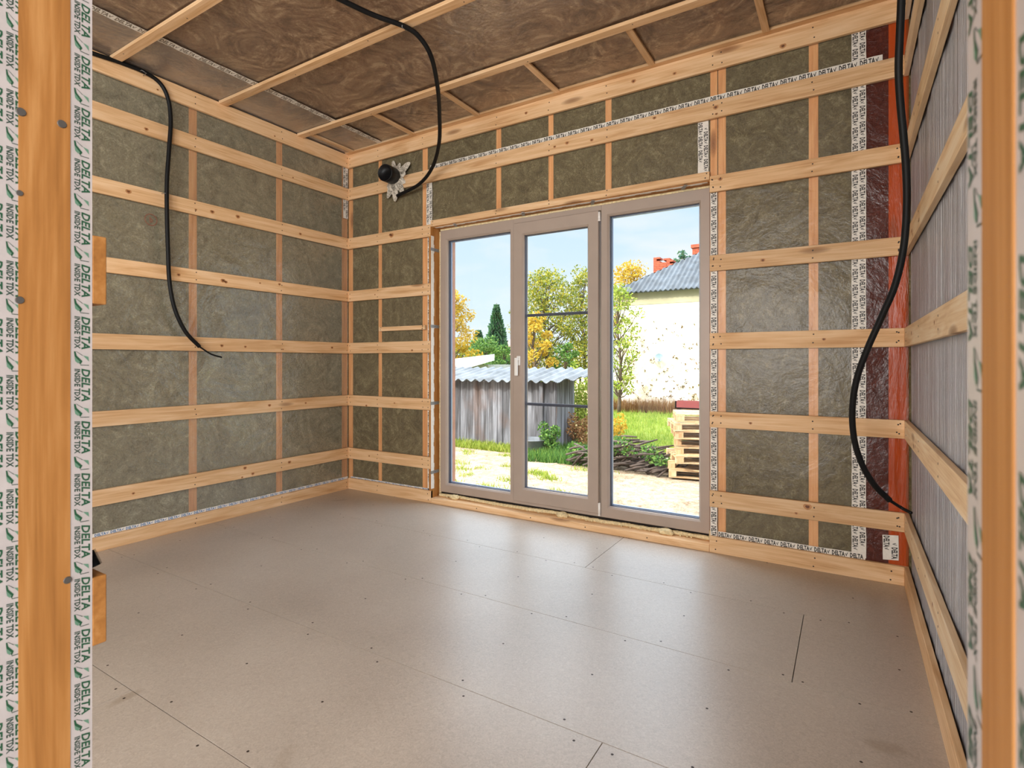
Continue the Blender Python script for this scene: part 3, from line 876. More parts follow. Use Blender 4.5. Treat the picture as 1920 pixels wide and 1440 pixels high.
# ---- reveal boards, sill plank, foam and straps
mb = MB()
mb.box(WX0 - .024, WX0, YB + .001, WY + .19, 0.0, WZ1 + .002, 0, .001)
mb.build('trim_1', M['postZ'], kind='structure', label='orange wooden left reveal board of the terrace window')
mb = MB().box(WX1, WX1 + .024, DM + .014, WY + .19, 0.0, WZ1, 0, .001)
mb.build('trim_2', M['postZ'], kind='structure', label='wooden right reveal board of the terrace window')
mb = MB().box(WX0, WX1, YB + .024, WY + .19, WZ1 - .004, WZ1 + .02, 0, .001)
mb.build('trim_3', M['postX'], kind='structure', label='wooden lintel board above the terrace window')
mb = MB().box(WX0 + .0005, WX1 - .0005, YB, WY + .19, 0.0, 0.044, 0, .002)
for x in (-2.55, -2.05, -1.6, -1.15): mb.disc((x, YB, .022), B_, .004)
mb.box(WX0 + .0005, WX1 - .0005, WY + .02, WY + .07, .044, .083, 2)  # dark filler added to block daylight leaking under the frame
mb.build('trim_4', [M['pineX'], M['screw'], M['gap']], kind='structure', label='low pine threshold plank under the terrace window')
# white tape edge folded into the reveal on the left
mb = MB()
pts = [(0.12 + i * (2.16 / 60)) for i in range(61)]
for i in range(60):
    w0 = .022 + .006 * math.sin(i * 1.7) + random.uniform(-.003, .003)
    mb.box(WX0 + .0002, WX0 + .0016, YB + .0005, YB + .026 + w0 * .6, pts[i], pts[i + 1] - .0002, 0)
mb.build('folded_tape_edge', M['tape_white'], label='white tape edge folded round the left side of the window opening', cat='adhesive tape')
mb = MB()
for i in range(60):
    x0 = WX0 + .02 + i * (2.24 / 60)
    mb.box(x0, x0 + 2.24 / 60, YB + .026, YB + .052 + .006 * math.sin(i * 2.1), WZ1 - .0056, WZ1 - .0042, 0)
mb.build('folded_tape_edge', M['tape_white'], label='white tape edge folded under the window lintel', cat='adhesive tape')

def foam(pts, r, label, parent=None):
    sp = spline(pts, 26)
    n = len(sp)
    mb = MB()
    v = []; f = []; seg = 9
    for i, p in enumerate(sp):
        t = (sp[min(i + 1, n - 1)] - sp[max(i - 1, 0)]).normalized()
        a = Vector((0, 0, 1)) if abs(t.z) < .8 else Vector((0, 1, 0))
        a = (a - t * a.dot(t)).normalized(); b_ = t.cross(a)
        for k in range(seg):
            an = 2 * math.pi * k / seg
            rr = r * (1 + .35 * noise.noise(p * 22 + Vector((k * .7, 0, 0))) + .25 * noise.noise(p * 70 + Vector((0, k, 0))))
            v.append(p + (a * math.sin(an) + b_ * math.cos(an)) * rr)
    for i in range(n - 1):
        for k in range(seg):
            f.append((i * seg + k, i * seg + (k + 1) % seg, (i + 1) * seg + (k + 1) % seg, (i + 1) * seg + k))
    f.append(tuple(range(seg))); f.append(tuple(range((n - 1) * seg, n * seg)))
    mb.add(v, f, 0, True)
    return mb
def lump(mb, c, r, mi=0, seed=0):
    bm = bmesh.new()
    bmesh.ops.create_icosphere(bm, subdivisions=3, radius=1)
    v = []
    for q in bm.verts:
        d = q.co.normalized()
        k = 1 + .3 * noise.noise(d * 1.8 + Vector((seed, 0, 0))) + .12 * noise.noise(d * 6 + Vector((0, seed, 0)))
        v.append((c[0] + d.x * r[0] * k, c[1] + d.y * r[1] * k, c[2] + d.z * r[2] * k))
    mb.add(v, [tuple(x.index for x in p.verts) for p in bm.faces], mi, True)
    bm.free()
mb = foam([(fx0 - .0 + i * (fx1 - fx0) / 12, WY - .004 + .004 * math.sin(i * 2.3), .056 + .003 * math.sin(i * 1.3)) for i in range(13)], .014, '')
for i, px in enumerate((855, 1055, 1250)):
    p = atY(px, [930, 964, 1003][i], WY - .012)
    lump(mb, (p.x, WY - .026, .060), (.050, .030, .023), seed=i * 3.3)
for i in range(26):
    x = random.uniform(fx0 + .05, fx1 - .05)
    lump(mb, (x, WY - .02 + random.uniform(-.004, .004), .049), (.007, .007, .006), seed=i)
mb.build('foam_bead', M['foam'], label='yellowish expanding foam bead along the foot of the terrace window', cat='foam')
mb = foam([(WX0 + .011, WY + .012, z) for z in (.07, .4, .8, 1.2, 1.6, 2.0, 2.33)], .010, '')
mb.build('foam_bead', M['foam'], label='foam bead up the left side of the window frame', cat='foam')
mb = foam([(fx0 + i * (fx1 - fx0) / 8, WY + .012, 2.345) for i in range(9)], .011, '')
mb.build('foam_bead', M['foam'], label='foam bead along the top of the window frame', cat='foam')
mb = foam([(fx1 - .0, WY - .004, .052), (fx1 + .006, WY - .004, .075), (fx1 + .006, WY - .004, .11)], .012, '')
mb.build('foam_bead', M['foam'], label='foam blob in the lower right corner of the window frame', cat='foam')
# metal fixing straps
for py, w in ((468, 'topmost'), (612, 'second down'), (756, 'third down'), (885, 'lowest')):
    p = atY(812, py, YB + .03)
    mb = MB()
    mb.box(WX0 + .0018, WX0 + .0036, YB + .004, WY + .002, p.z - .013, p.z + .013, 0)
    mb.box(WX0 - .004, WX0 + .0036, YB - .001, YB + .0004, p.z - .013, p.z + .013, 0)
    mb.disc((WX0 + .0036, YB + .05, p.z), PX, .004)
    mb.build('fixing_strap', [M['steel'], M['screw']], label='thin metal strap on the left window reveal, ' + w, cat='fixing strap', group='metal straps round the window')
for px, w in ((855, 'leftmost'), (982, 'second from left'), (1112, 'third from left'), (1283, 'rightmost')):
    p = atY(px, 390, YB + .06)
    mb = MB()
    m_ = Matrix.Translation((p.x, WY - .05, WZ1 - .0066)) @ Matrix.Rotation(R(28), 4, 'Z')
    mb.box(-.012, .012, -.05, .045, -.001, .001, 0, 0, m_)
    mb.build('fixing_strap', [M['steel']], label='thin metal strap under the window lintel, ' + w, cat='fixing strap', group='metal straps round the window')

# ================================================================== DOORWAY (foreground)
JX = -0.94
jl = empty('door_post', (JX - .03, .30, 0), 'thick orange wooden left door post with printed membrane along both edges', 'door post')
mb = MB().box(JX - .060, JX - .0015, .200, .3545, 0, 3.17, 0, .001)
mb.build('post_core', M['postZ'], jl)
mb = MB()
mb.box(JX - .0014, JX, .2722, .3292, 0, 3.17, 0, .0006)
mb.build('post_face', M['postZ'], jl)
for (yy, zz, r_) in ((.3195, atX(111, 231, JX).z, .005), (.275, atX(40, 210, JX).z, .005), (.326, atX(119, 1090, JX).z, .0045), (.2735, atX(37, 362, JX).z, .0035), (.2735, atX(41, 563, JX).z, .0045)):
    mb = MB()
    mb.disc((JX, yy, zz), PX, r_, .0012, 0, 14)
    mb.build('nail_head', M['nail'], jl)

def house_mark(mb, o, d, u, n, s, t, ls, lt, lift):
    """the little roof/arrow mark between the words: thick green check, pale arrow, thin grey outline"""
    q = lambda a, b_: (s + a * ls, t + b_ * lt)
    poly(mb, o, d, u, n, [q(.03, .0), q(.03, .10), q(.27, .17), q(.60, .54), q(.80, .40), q(.70, .32), q(.62, .37), q(.33, .04)][::-1], 1, lift)
    poly(mb, o, d, u, n, [q(.34, .03), q(.60, .35), q(.74, .28), q(.60, .08)][::-1], 3, lift)
    poly(mb, o, d, u, n, [q(.03, .12), q(.03, .16), q(.26, .56), q(.29, .54)][::-1], 2, lift)
    poly(mb, o, d, u, n, [q(.26, .56), q(.34, .92), q(.62, .96), q(.48, .80)][::-1], 3, lift)
    poly(mb, o, d, u, n, [q(.80, .40), q(.82, .96), q(.86, .96), q(.84, .40)][::-1], 2, lift)
M['ink_pale'] = plain('ink_pale_green', lin(92, 130, 108), 0.5)

def membrane_strip(parent, x, nx, y0, y1, cols, z0, z1, phase, dirn, period=.0753, label='white membrane strip with green lettering'):
    """cols: list of (kind, offset of the letters' foot, height) along `u`"""
    mb = MB()
    k = 80
    for i in range(k):
        za, zb = z0 + (z1 - z0) * i / k, z0 + (z1 - z0) * (i + 1) / k
        mb.add([(x, y0, za), (x, y1, za), (x, y1, zb), (x, y0, zb)], [(0, 1, 2, 3)] if nx > 0 else [(3, 2, 1, 0)], 0)
    d = Vector((0, 0, -1)); u = Vector((0, dirn, 0)); n = Vector((nx, 0, 0))
    for kind, foot, h in cols:
        z = z1 - phase
        while z - period > z0:
            o = Vector((x, foot, z))
            if kind == 'big': put(mb, G_DELTA, o, d, u, n, 0, 0, period * .63, h, 1, .0003)
            if kind == 'small': put(mb, G_INSIDE, o, d, u, n, 0, 0, period * .62, h, 2, .0003)
            if kind == 'mark': house_mark(mb, o, d, u, n, period * .66, 0, period * .33, h, .0003)
            z -= period
    return mb.build('membrane_strip', [M['membrane'], M['ink_green'], M['ink_dark'], M['ink_pale']], parent, label=label)
# phase so that a word starts at image row 106
z_word = atX(160, 106, JX).z
ph = (3.17 - z_word) % .0753
membrane_strip(jl, JX - .0008, 1, .3288, .3552, [('big', .3425, .0105), ('small', .3340, .0072), ('mark', .3335, .0190)], 0, 3.17, ph, 1)
zw2 = atX(16, 172, JX).z
ph2 = (3.17 - zw2 - .004) % .0753
membrane_strip(jl, JX - .0008, 1, .2000, .2730, [('big', .2465, .0100), ('small', .2600, .0076), ('mark', .2596, .0150), ('big', .2692, .0100), ('big', .2265, .0100)], 0, 3.17, ph2, 1)
mb = MB().box(JX - .060, JX - .0004, .3546, .3556, 0, 3.17, 0)
mb.build('membrane_fold', M['membrane'], jl, label='white folded membrane edge')
# ends of the horizontal battens nailed behind the left post
for zc, w in ((atX(185, 509, JX).z, 'upper block'), (atX(185, 1147, JX).z, 'lower block')):
    z0, z1 = (zc - .048, zc + .052)
    p0 = atX(200, 500, JX).y
    mb = MB().box(-4.02, JX, .3558, p0, z0, z1, 0, .001)
    mb.build('partition_batten', M['postX'], label='orange batten whose sawn end shows behind the left door post, ' + w, cat='wall batten', group='battens behind the left door post')
# corrugated conduit peeping out above the lower block
mb = MB()
pA = atX(166, 1035, JX - .02); pB = atX(179, 1062, JX - .012)
for k in range(16):
    a, b_ = pA.lerp(pB, k / 16), pA.lerp(pB, (k + .55) / 16)
    mb.tube([a, a.lerp(b_, .2), a.lerp(b_, .8), b_], [.0070, .0090, .0090, .0070], 12)
mb.tube([pA, pB], .0065, 12)
mb.build('corrugated_conduit', M['black'], label='end of black corrugated conduit behind the left door post', cat='conduit')

JR = 0.050
jr = empty('door_post', (JR + .03, .28, 0), 'blurred wooden right door post close to the lens with membrane edges', 'door post')
MB().box(JR + .0015, JR + .060, .130, .3515, 0, 3.17, 0, .001).build('post_core', M['postZ'], jr)
MB().box(JR, JR + .0014, .2600, .3130, 0, 3.17, 0, .0006).build('post_face', M['postZ'], jr)
membrane_strip(jr, JR + .0008, -1, .3128, .3522, [('big', .3480, .0105), ('small', .3350, .0074), ('mark', .3350, .0190)], 0, 3.17, .03, -1)
membrane_strip(jr, JR + .0008, -1, .1300, .2602, [('big', .2540, .0105), ('small', .2400, .0074), ('big', .2280, .0105)], 0, 3.17, .05, -1)

# ================================================================== CABLES AND VENT PIPE
def cable(px, r, plane, label, tip=None):
    pts = []
    for q in px:
        pts.append(plane(q))
    sp = spline(pts, 14)
    mb = MB()
    mb.tube(sp, r, 12)
    return mb, pts, sp
# left one: lies on the top rail, then hangs in front of the left wall
px1 = [(60, 60), (171, 99), (225, 117), (272, 136), (300, 156), (315, 185), (320, 225), (317, 280), (313, 340), (313, 400), (315, 470), (318, 530), (328, 580), (348, 622), (374, 650)]
X_of = lambda i: XL + (0.016 if i < 5 else 0.022 + .02 * min(1, (i - 5) / 4))
pts = [atX(q[0], q[1], X_of(i)) for i, q in enumerate(px1)]
mb = MB(); mb.tube(spline(pts, 14), .0135, 12)
c1 = mb.build('cable_conduit', M['black'], label='black cable hanging in front of the left wall', cat='cable', group='hanging black cables')
mb = MB(); tip = [pts[-1], atX(396, 664, X_of(14)), atX(416, 670, X_of(14))]
mb.tube(spline(tip, 6), .006, 8); mb.build('wire_end', M['black'], c1, label='thin bare wire end')
for q in ((268, 138), (311, 367)):
    c = atX(q[0], q[1], XL + .03)
    mb = MB(); mb.tube([(XL + .001, c.y - .014, c.z + .016), (XL + .046, c.y - .014, c.z + .012), (XL + .046, c.y + .014, c.z + .004), (XL + .001, c.y + .014, c.z)], .002, 6)
    mb.build('cable_clip', M['steel'], c1)
# middle one: across the ceiling, clipped to the batten, then a loop to the window wall
p_st = atZ(757, 49, 3.133)
pts = [atZ(560, -40, 3.145), atZ(640, 0, 3.14), atZ(700, 28, 3.136), p_st]
loop = [(785, 68, 2.43), (808, 105, 2.54), (820, 160, 2.72), (824, 215, 2.96), (823, 270, 3.20), (810, 315, 3.40), (785, 346, 3.50), (745, 367, 3.56)]
for q in loop:
    pts.append(atY(q[0], q[1], q[2]))
mb = MB(); mb.tube(spline(pts, 14), .0140, 12)
c2 = mb.build('cable_conduit', M['black'], label='black cable looping down from a ceiling batten to the window wall', cat='cable', group='hanging black cables')
mb = MB(); mb.tube([p_st + Vector((0.004, 0, -.018)) + Vector((0, dy, dz)) for dy, dz in ((-.018, .03), (-.018, 0), (.018, 0), (.018, .03))], .002, 6)
mb.build('cable_clip', M['steel'], c2)
# right one: thick, falling in front of the right corner
loop = [(1691, -60), (1690, 0), (1687, 70), (1685, 130), (1688, 190), (1694, 255), (1699, 320), (1700, 390), (1694, 465), (1678, 535), (1654, 592), (1626, 655), (1606, 712), (1598, 770), (1602, 825), (1617, 872), (1640, 910), (1668, 938)]
pts = []
for i, q in enumerate(loop):
    Y = 2.50 + (3.16 - 2.50) * (i / (len(loop) - 1)) ** 1.3
    p = atY(q[0], q[1], Y)
    pts.append(p)
mb = MB(); sp = spline(pts, 14); mb.tube(sp, .0135, 14)
c3 = mb.build('cable_conduit', M['black'], label='thick black cable hanging in front of the red film corner', cat='cable', group='hanging black cables')
mb = MB(); mb.tube(spline([pts[-1], atY(1690, 952, 3.20), atX(1709, 962, XR - .003)], 8), .0075, 10); mb.build('wire_end', M['black'], c3, label='thinner black tail of the cable')

# black vent pipe through the window wall with taped collar
vp = empty('vent_pipe', (-3.44, DM, 2.85), 'short black vent pipe sticking out of the wall in a taped collar', 'vent pipe')
ax0 = Vector((-3.435, DM + .02, 2.852)); ax1 = atY(721.5, 323.5, 3.42)
def lathe(mb, a, b_, prof, seg=32, mi=0):
    t = (b_ - a).normalized(); u = t.orthogonal().normalized(); w = t.cross(u); L_ = (b_ - a).length
    v = []; f = []
    for s, r_ in prof:
        for k in range(seg):
            an = 2 * math.pi * k / seg
            v.append(a + t * (s * L_) + (u * math.cos(an) + w * math.sin(an)) * r_)
    for i in range(len(prof) - 1):
        for k in range(seg):
            f.append((i * seg + k, i * seg + (k + 1) % seg, (i + 1) * seg + (k + 1) % seg, (i + 1) * seg + k))
    f.append(tuple(range((len(prof) - 1) * seg, len(prof) * seg)))
    mb.add(v, f, mi, True)
mb = MB()
lathe(mb, ax0, ax1, [(0, .068), (.50, .068), (.505, .073), (.99, .073), (1.0, .071), (1.0, .066), (.86, .064), (.85, .0)])
mb.build('pipe', M['pipeblack'], vp)
# crumpled star-shaped tape collar: strips radiating from the pipe over the batten
mb = MB()
lobes = [(100, .085), (62, .06), (28, .135), (5, .06), (-30, .075), (-58, .125), (-90, .15), (-118, .13), (-140, .06), (180, .03), (140, .03)]
c = Vector((-3.435, YB - .004, 2.850)); nth = 88; nr = 8
v = []; f = []
for k in range(nth):
    a = 360 * k / nth
    Rr = .070
    for a_, L_ in lobes:
        dd = abs((a - a_ + 180) % 360 - 180)
        Rr = max(Rr, .068 + L_ * math.exp(-(dd / 17) ** 2))
    Rr += .006 * noise.noise(Vector((a * .09, 0, 0)))
    an = R(a)
    for i in range(nr + 1):
        t = i / nr; rr = .068 + (Rr - .068) * t
        yy = -.035 * (1 - t) ** 2 - .007 * abs(noise.noise(Vector((math.cos(an) * rr * 50, math.sin(an) * rr * 50, 3))))
        v.append((c.x + math.cos(an) * rr, c.y + yy, c.z + math.sin(an) * rr))
for k in range(nth):
    for i in range(nr):
        a0 = k * (nr + 1) + i; a1 = ((k + 1) % nth) * (nr + 1) + i
        f.append((a0, a0 + 1, a1 + 1, a1))
mb.add(v, f, 0, False)
M['crumple'] = wool('crumpled_printed_tape', [(0.38, lin(96, 90, 80)), (0.47, lin(150, 142, 128)), (0.53, lin(214, 204, 188)), (0.66, lin(232, 224, 210))], 26, 1.2, 0.5)
mb.build('tape_collar', M['crumple'], vp, label='crumpled grey printed tape')

# ================================================================== OUTSIDE
GZ = -0.70
EXT = 0.46
def outd(r, g, b):
    """sunlit outdoor surfaces: ordinary dull albedos"""
    c = lin(r, g, b)
    return (c[0] * EXT, c[1] * EXT, c[2] * EXT, 1)
M['dirt'] = wool('yard_dirt', [(0.36, outd(132, 108, 84)), (0.46, outd(180, 156, 128)), (0.54, outd(200, 178, 150)), (0.64, outd(226, 210, 188))], 3.4, 1.6, 0.5)
M['lawn'] = wool('lawn_ground', [(0.34, outd(96, 112, 40)), (0.5, outd(136, 156, 62)), (0.66, outd(164, 176, 88))], 1.2, 0.6, 0.5)
mb = MB()
v = []; f = []; nx, ny = 120, 90
gx = lambda i: -60 + 75 * (i / nx) ** 0.8
gy = lambda j: 3.95 + 70 * (j / ny) ** 1.8
def gh(x, y):
    return GZ + .035 * noise.noise(Vector((x * .8, y * .8, 0))) + .015 * noise.noise(Vector((x * 3.1, y * 3.1, 2)))
for i in range(nx + 1):
    for j in range(ny + 1):
        v.append((gx(i), gy(j), gh(gx(i), gy(j))))
mi = []
for i in range(nx):
    for j in range(ny):
        f.append((i * (ny + 1) + j, (i + 1) * (ny + 1) + j, (i + 1) * (ny + 1) + j + 1, i * (ny + 1) + j + 1))
        X_, Y_ = gx(i), gy(j)
        mi.append(1 if Y_ > 10.9 + .5 * math.sin(X_) else 0)
mb.add(v, f, 0, True); mb.m = mi
mb.build('yard_ground', [M['dirt'], M['lawn']], kind='structure', label='pale trodden dirt yard turning to lawn')

def leafmat(name, a, b_, c):
    m, ns, ls, b, out = nodes(name)
    ge = ns.new('ShaderNodeNewGeometry')
    r = ramp(ns, [(0.0, a), (0.5, b_), (1.0, c)])
    ls.new(ge.outputs['Random Per Island'], r.inputs[0])
    ls.new(r.outputs[0], b.inputs['Base Color'])
    b.inputs['Roughness'].default_value = 0.7
    b.inputs['Specular IOR Level'].default_value = 0.2
    tl = N(ns, 'ShaderNodeBsdfTranslucent'); ls.new(r.outputs[0], tl.inputs[0])
    mx = N(ns, 'ShaderNodeMixShader'); mx.inputs[0].default_value = 0.4
    ls.new(b.outputs[0], mx.inputs[1]); ls.new(tl.outputs[0], mx.inputs[2]); ls.new(mx.outputs[0], out.inputs[0])
    return m
M['leaf_yg'] = leafmat('leaf_yellow_green', outd(120, 140, 60), outd(168, 176, 66), outd(226, 204, 60))
M['leaf_gold'] = leafmat('leaf_gold', outd(230, 180, 50), outd(248, 200, 60), outd(250, 220, 100))
M['leaf_green'] = leafmat('leaf_green', outd(60, 110, 50), outd(110, 160, 70), outd(160, 196, 90))
M['leaf_lime'] = leafmat('leaf_lime', outd(150, 180, 60), outd(190, 210, 80), outd(225, 228, 110))
M['needle'] = leafmat('spruce_needle', outd(70, 130, 96), outd(104, 168, 116), outd(150, 200, 136))
M['leaf_blue'] = leafmat('leaf_blue_green', outd(70, 130, 110), outd(110, 160, 130), outd(150, 180, 110))
M['leaf_brown'] = leafmat('leaf_brown', outd(150, 96, 60), outd(190, 140, 90), outd(214, 176, 120))
M['vine_leaf'] = leafmat('vine_leaf', outd(130, 110, 50), outd(176, 130, 70), outd(150, 150, 70))
M['blade'] = leafmat('grass_blade', outd(130, 170, 50), outd(180, 206, 80), outd(215, 224, 110))
M['bark'] = plain('bark', outd(112, 92, 72), 0.9, var=0.2, scale=12)
M['bark_dark'] = plain('bark_dark', outd(92, 76, 66), 0.9, var=0.25, scale=18)

def leaves(mb, cen, rad, n, size, mi=0, shell=0.0):
    for _ in range(n):
        while True:
            p = Vector((random.uniform(-1, 1), random.uniform(-1, 1), random.uniform(-1, 1)))
            if shell < p.length <= 1: break
        c = Vector((cen[0] + p.x * rad[0], cen[1] + p.y * rad[1], cen[2] + p.z * rad[2]))
        a = Vector((random.gauss(0, 1), random.gauss(0, 1), random.gauss(0, 1))).normalized()
        b_ = a.orthogonal().normalized(); s = size * random.uniform(.6, 1.3)
        mb.add([c - a * s, c + b_ * s * .55, c + a * s, c - b_ * s * .55], [(0, 1, 2, 3)], mi)

def tree(base, height, crown, n, leaf, size, label, cat='tree', trunk_r=.12, clusters=26, lo=.25, twigs=True, bark='bark', seed=1, group=None, name='tree'):
    random.seed(seed)
    t = empty(name, base, label, cat, group)
    b = Vector(base)
    tr = MB(); br = MB(); cr = MB()
    top = b + Vector((crown * .1, 0, height * .92))
    sp = spline([b, b + Vector((crown * .08, 0, height * .35)), b + Vector((-crown * .05, .05, height * .65)), top], 6)
    tr.tube(sp, [trunk_r * (1 - .85 * i / (len(sp) - 1)) for i in range(len(sp))], 8)
    per = max(8, n // clusters)
    for k in range(clusters):
        h = lo + (1 - lo) * ((k + .5) / clusters)
        prof = math.sin(math.pi * min(1, (h - lo) / (1 - lo) * .85 + .15)) ** .6
        a = k * 2.4 + random.uniform(-.4, .4)
        r_ = crown * prof * random.uniform(.35, .95)
        c = b + Vector((math.cos(a) * r_, math.sin(a) * r_, height * h * .96))
        i0 = sp[int((len(sp) - 1) * max(.15, h - .22))]
        mid = i0.lerp(c, .55) + Vector((0, 0, -.06 * height * .3))
        br.tube(spline([i0, mid, c], 4), [trunk_r * .38 * (1 - .8 * i / 8) for i in range(9)], 6)
        cs = crown * random.uniform(.22, .38)
        leaves(cr, c, (cs, cs, cs * .75), per, size)
    tr.build('trunk', M[bark], t); br.build('branches', M[bark], t); cr.build('foliage', M[leaf], t)
    return t

def spruce(base, height, rad, label, seed=3, layers=16):
    layers = layers * 2
    random.seed(seed)
    t = empty('spruce_tree', base, label, 'tree')
    b = Vector(base)
    MB().tube([b, b + Vector((0, 0, height * .5)), b + Vector((0, 0, height))], [height * .018, height * .012, height * .003], 8).build('trunk', M['bark'], t)
    cr = MB()
    for k in range(layers):
        h = .06 + .92 * k / (layers - 1)
        r_ = rad * (1 - h) ** .85 + .06 * rad
        nb = 11
        for j in range(nb):
            a = 2 * math.pi * j / nb + k * .5 + random.uniform(-.1, .1)
            L_ = r_ * random.uniform(.75, 1.1)
            d = Vector((math.cos(a), math.sin(a), 0)); s = Vector((-d.y, d.x, 0))
            o = b + Vector((0, 0, height * h))
            m_ = 9
            for i in range(m_):
                q = (i + 1) / m_
                p = o + d * L_ * q + Vector((0, 0, L_ * (-.28 * q + .22 * q * q)))
                w = L_ * .30 * (1.2 - q) + .05 * rad
                for sg in (-1, 1):
                    e_ = p + s * sg * w + d * w * .7 - Vector((0, 0, w * .25))
                    cr.add([p - d * .05 * rad, p + d * .09 * rad, e_ + d * .02 * rad + Vector((0, 0, .02 * rad)), e_ - Vector((0, 0, .09 * rad))], [(0, 1, 2, 3)], 0)
    cr.build('foliage', M['needle'], t)
    return t

# trees, left pane
tree(atY(846, 779, 24) * 1 * Vector((1, 1, 0)) if False else (atY(842, 700, 30).x, 30, GZ), 7.2, 2.0, 5200, 'leaf_gold', .10, 'golden autumn tree at the left edge of the left pane', seed=11, clusters=34, lo=.12)
spruce((atY(931, 679, 45).x, 45, GZ), atY(931, 568, 45).z - GZ, 1.75, 'tall dark green spruce behind the sheds', seed=4, layers=18)
spruce((atY(897, 679, 51).x, 51, GZ), atY(897, 617, 51).z - GZ, 2.0, 'lower green spruce left of the tall one', seed=5, layers=14)
tree((atY(912, 679, 38).x, 38, GZ), 3.9, 2.2, 3800, 'leaf_green', .10, 'rounded green bushy tree behind the pale-roofed shed', seed=21, clusters=22, lo=.05)
tree((atY(945, 679, 34).x, 34, GZ), 3.2, 1.6, 2600, 'leaf_green', .09, 'low green tree beside the window frame post behind the shed', seed=22, clusters=18, lo=.05)
tree((atY(868, 679, 40).x, 40, GZ), 3.4, 2.6, 2600, 'leaf_yg', .11, 'low yellowish bush behind the pale-roofed shed', seed=23, clusters=20, lo=.05)
# middle pane
tree((atY(1022, 679, 27).x, 27, GZ), atY(1022, 504, 27).z - GZ, 2.5, 9000, 'leaf_yg', .075, 'large yellow-green tree behind the corrugated shed', seed=31, clusters=52, lo=.12, bark='bark_dark')
tree((atY(1092, 679, 29).x, 29, GZ), atY(1092, 500, 29).z - GZ, 2.0, 4600, 'leaf_yg', .08, 'tall thin tree at the right edge of the middle pane', seed=32, clusters=34, lo=.1, bark='bark_dark')
tree((atY(1060, 679, 25).x, 25, GZ), 2.9, 1.0, 1500, 'leaf_green', .07, 'small green tree just above the right end of the shed roof', seed=33, clusters=14, lo=.1)
tree((atY(1000, 679, 24).x, 24, GZ), 4.4, 1.3, 2600, 'leaf_gold', .07, 'yellow shrub tree above the middle of the shed roof', seed=34, clusters=22, lo=.1)
# right pane
tree((atY(1180, 679, 33).x, 33, GZ), atY(1180, 489, 33).z - GZ, 2.0, 4200, 'leaf_gold', .09, 'golden tree top behind the roof of the white house', seed=41, clusters=36, lo=.45)
tree((atY(1281, 679, 34).x, 34, GZ), atY(1281, 462, 34).z - GZ, .75, 900, 'leaf_blue', .09, 'thin blue-green tree top beside the brick chimney', seed=42, clusters=16, lo=.7)
tree((atY(1160, 679, 19.3).x, 19.3, GZ), 4.9, 1.0, 2600, 'leaf_lime', .055, 'young lime-green tree against the white house wall', seed=43, clusters=40, lo=.18, trunk_r=.07)

# ---- neighbour house, white wall and hipped corrugated roof
hs = empty('neighbour_house', (-4, 22, GZ), 'white-plastered neighbouring house with grey corrugated hipped roof', 'house')
def plaster():
    m, ns, ls, b, out = nodes('old_plaster')
    mp = coords(ns, ls, (1, 1, 1), rnd=False)
    n1 = N(ns, 'ShaderNodeTexNoise', Scale=0.9, Detail=7.0, Distortion=0.8)
    ls.new(mp.outputs[0], n1.inputs['Vector'])
    n2 = N(ns, 'ShaderNodeTexNoise', Scale=4.0, Detail=6.0, Distortion=0.5)
    ls.new(mp.outputs[0], n2.inputs['Vector'])
    r = ramp(ns, [(0.3, lin(206, 190, 160)), (0.5, lin(222, 212, 196)), (0.7, lin(230, 224, 214))])
    ls.new(n1.outputs[0], r.inputs[0])
    s = ramp(ns, [(0.66, (0, 0, 0, 1)), (0.72, (.8, .8, .8, 1))])
    ls.new(n2.outputs[0], s.inputs[0])
    k = N(ns, 'ShaderNodeMixRGB'); k.inputs[2].default_value = outd(206, 184, 156)
    ls.new(s.outputs[0], k.inputs[0]); ls.new(r.outputs[0], k.inputs[1])
    ls.new(k.outputs[0], b.inputs['Base Color'])
    b.inputs['Roughness'].default_value = 0.9
    return m
M['plaster'] = plaster()
M['plaster_band'] = plain('plaster_band', outd(226, 214, 176), 0.9, var=0.12, scale=1.5)  # darker and yellower than the wall below
M['brick'] = plain('orange_brick', outd(206, 96, 58), 0.85, var=0.2, scale=9)
M['asbestos'] = plain('grey_corrugated', outd(128, 134, 140), 0.8, var=0.3, scale=2.5)
HX0, HX1, HY0, HY1 = -7.85, 6.0, 20.8, 29.2
MB().box(HX0, HX1, HY0, HY1, GZ - .2, 3.45).build('wall', M['plaster'], hs)
MB().box(HX0 - .02, HX1 + .02, HY0 - .02, HY1 + .02, 3.45, 3.95).build('wall_band', M['plaster_band'], hs, label='darker yellowish band under the eaves')
ex0, ex1, ey0, ey1, ez = HX0 - .3, HX1 + .3, HY0 - .35, HY1 + .35, 3.94
pit = .63; half = (ey1 - ey0) / 2; rz_ = ez + pit * half
def corr_roof_front(mb, x0, x1):
    """front slope with real corrugations running up the slope, cut along the left hip"""
    lam = .19; amp = .030; step = lam / 6
    n = int((x1 - x0) / step)
    rows = 16
    for s_ in range(n):
        xa, xb = x0 + s_ * step, x0 + (s_ + 1) * step
        # slope height available at this x (hip at 45 deg on the left)
        ha = min(half, xa - x0 + .001); hb = min(half, xb - x0 + .001)
        za, zb = amp * math.sin(2 * math.pi * xa / lam), amp * math.sin(2 * math.pi * xb / lam)
        v = []
        for k in range(2):
            v += [(xa, ey0 + ha * k, ez + pit * ha * k + za), (xb, ey0 + hb * k, ez + pit * hb * k + zb)]
        mb.add(v, [(0, 1, 3, 2)], 0, True)
        mb.add([(xa, ey0, ez + za), (xb, ey0, ez + zb), (xb, ey0, ez + zb - .03), (xa, ey0, ez + za - .03)], [(0, 3, 2, 1)], 0)
mb = MB()
corr_roof_front(mb, ex0, ex1)
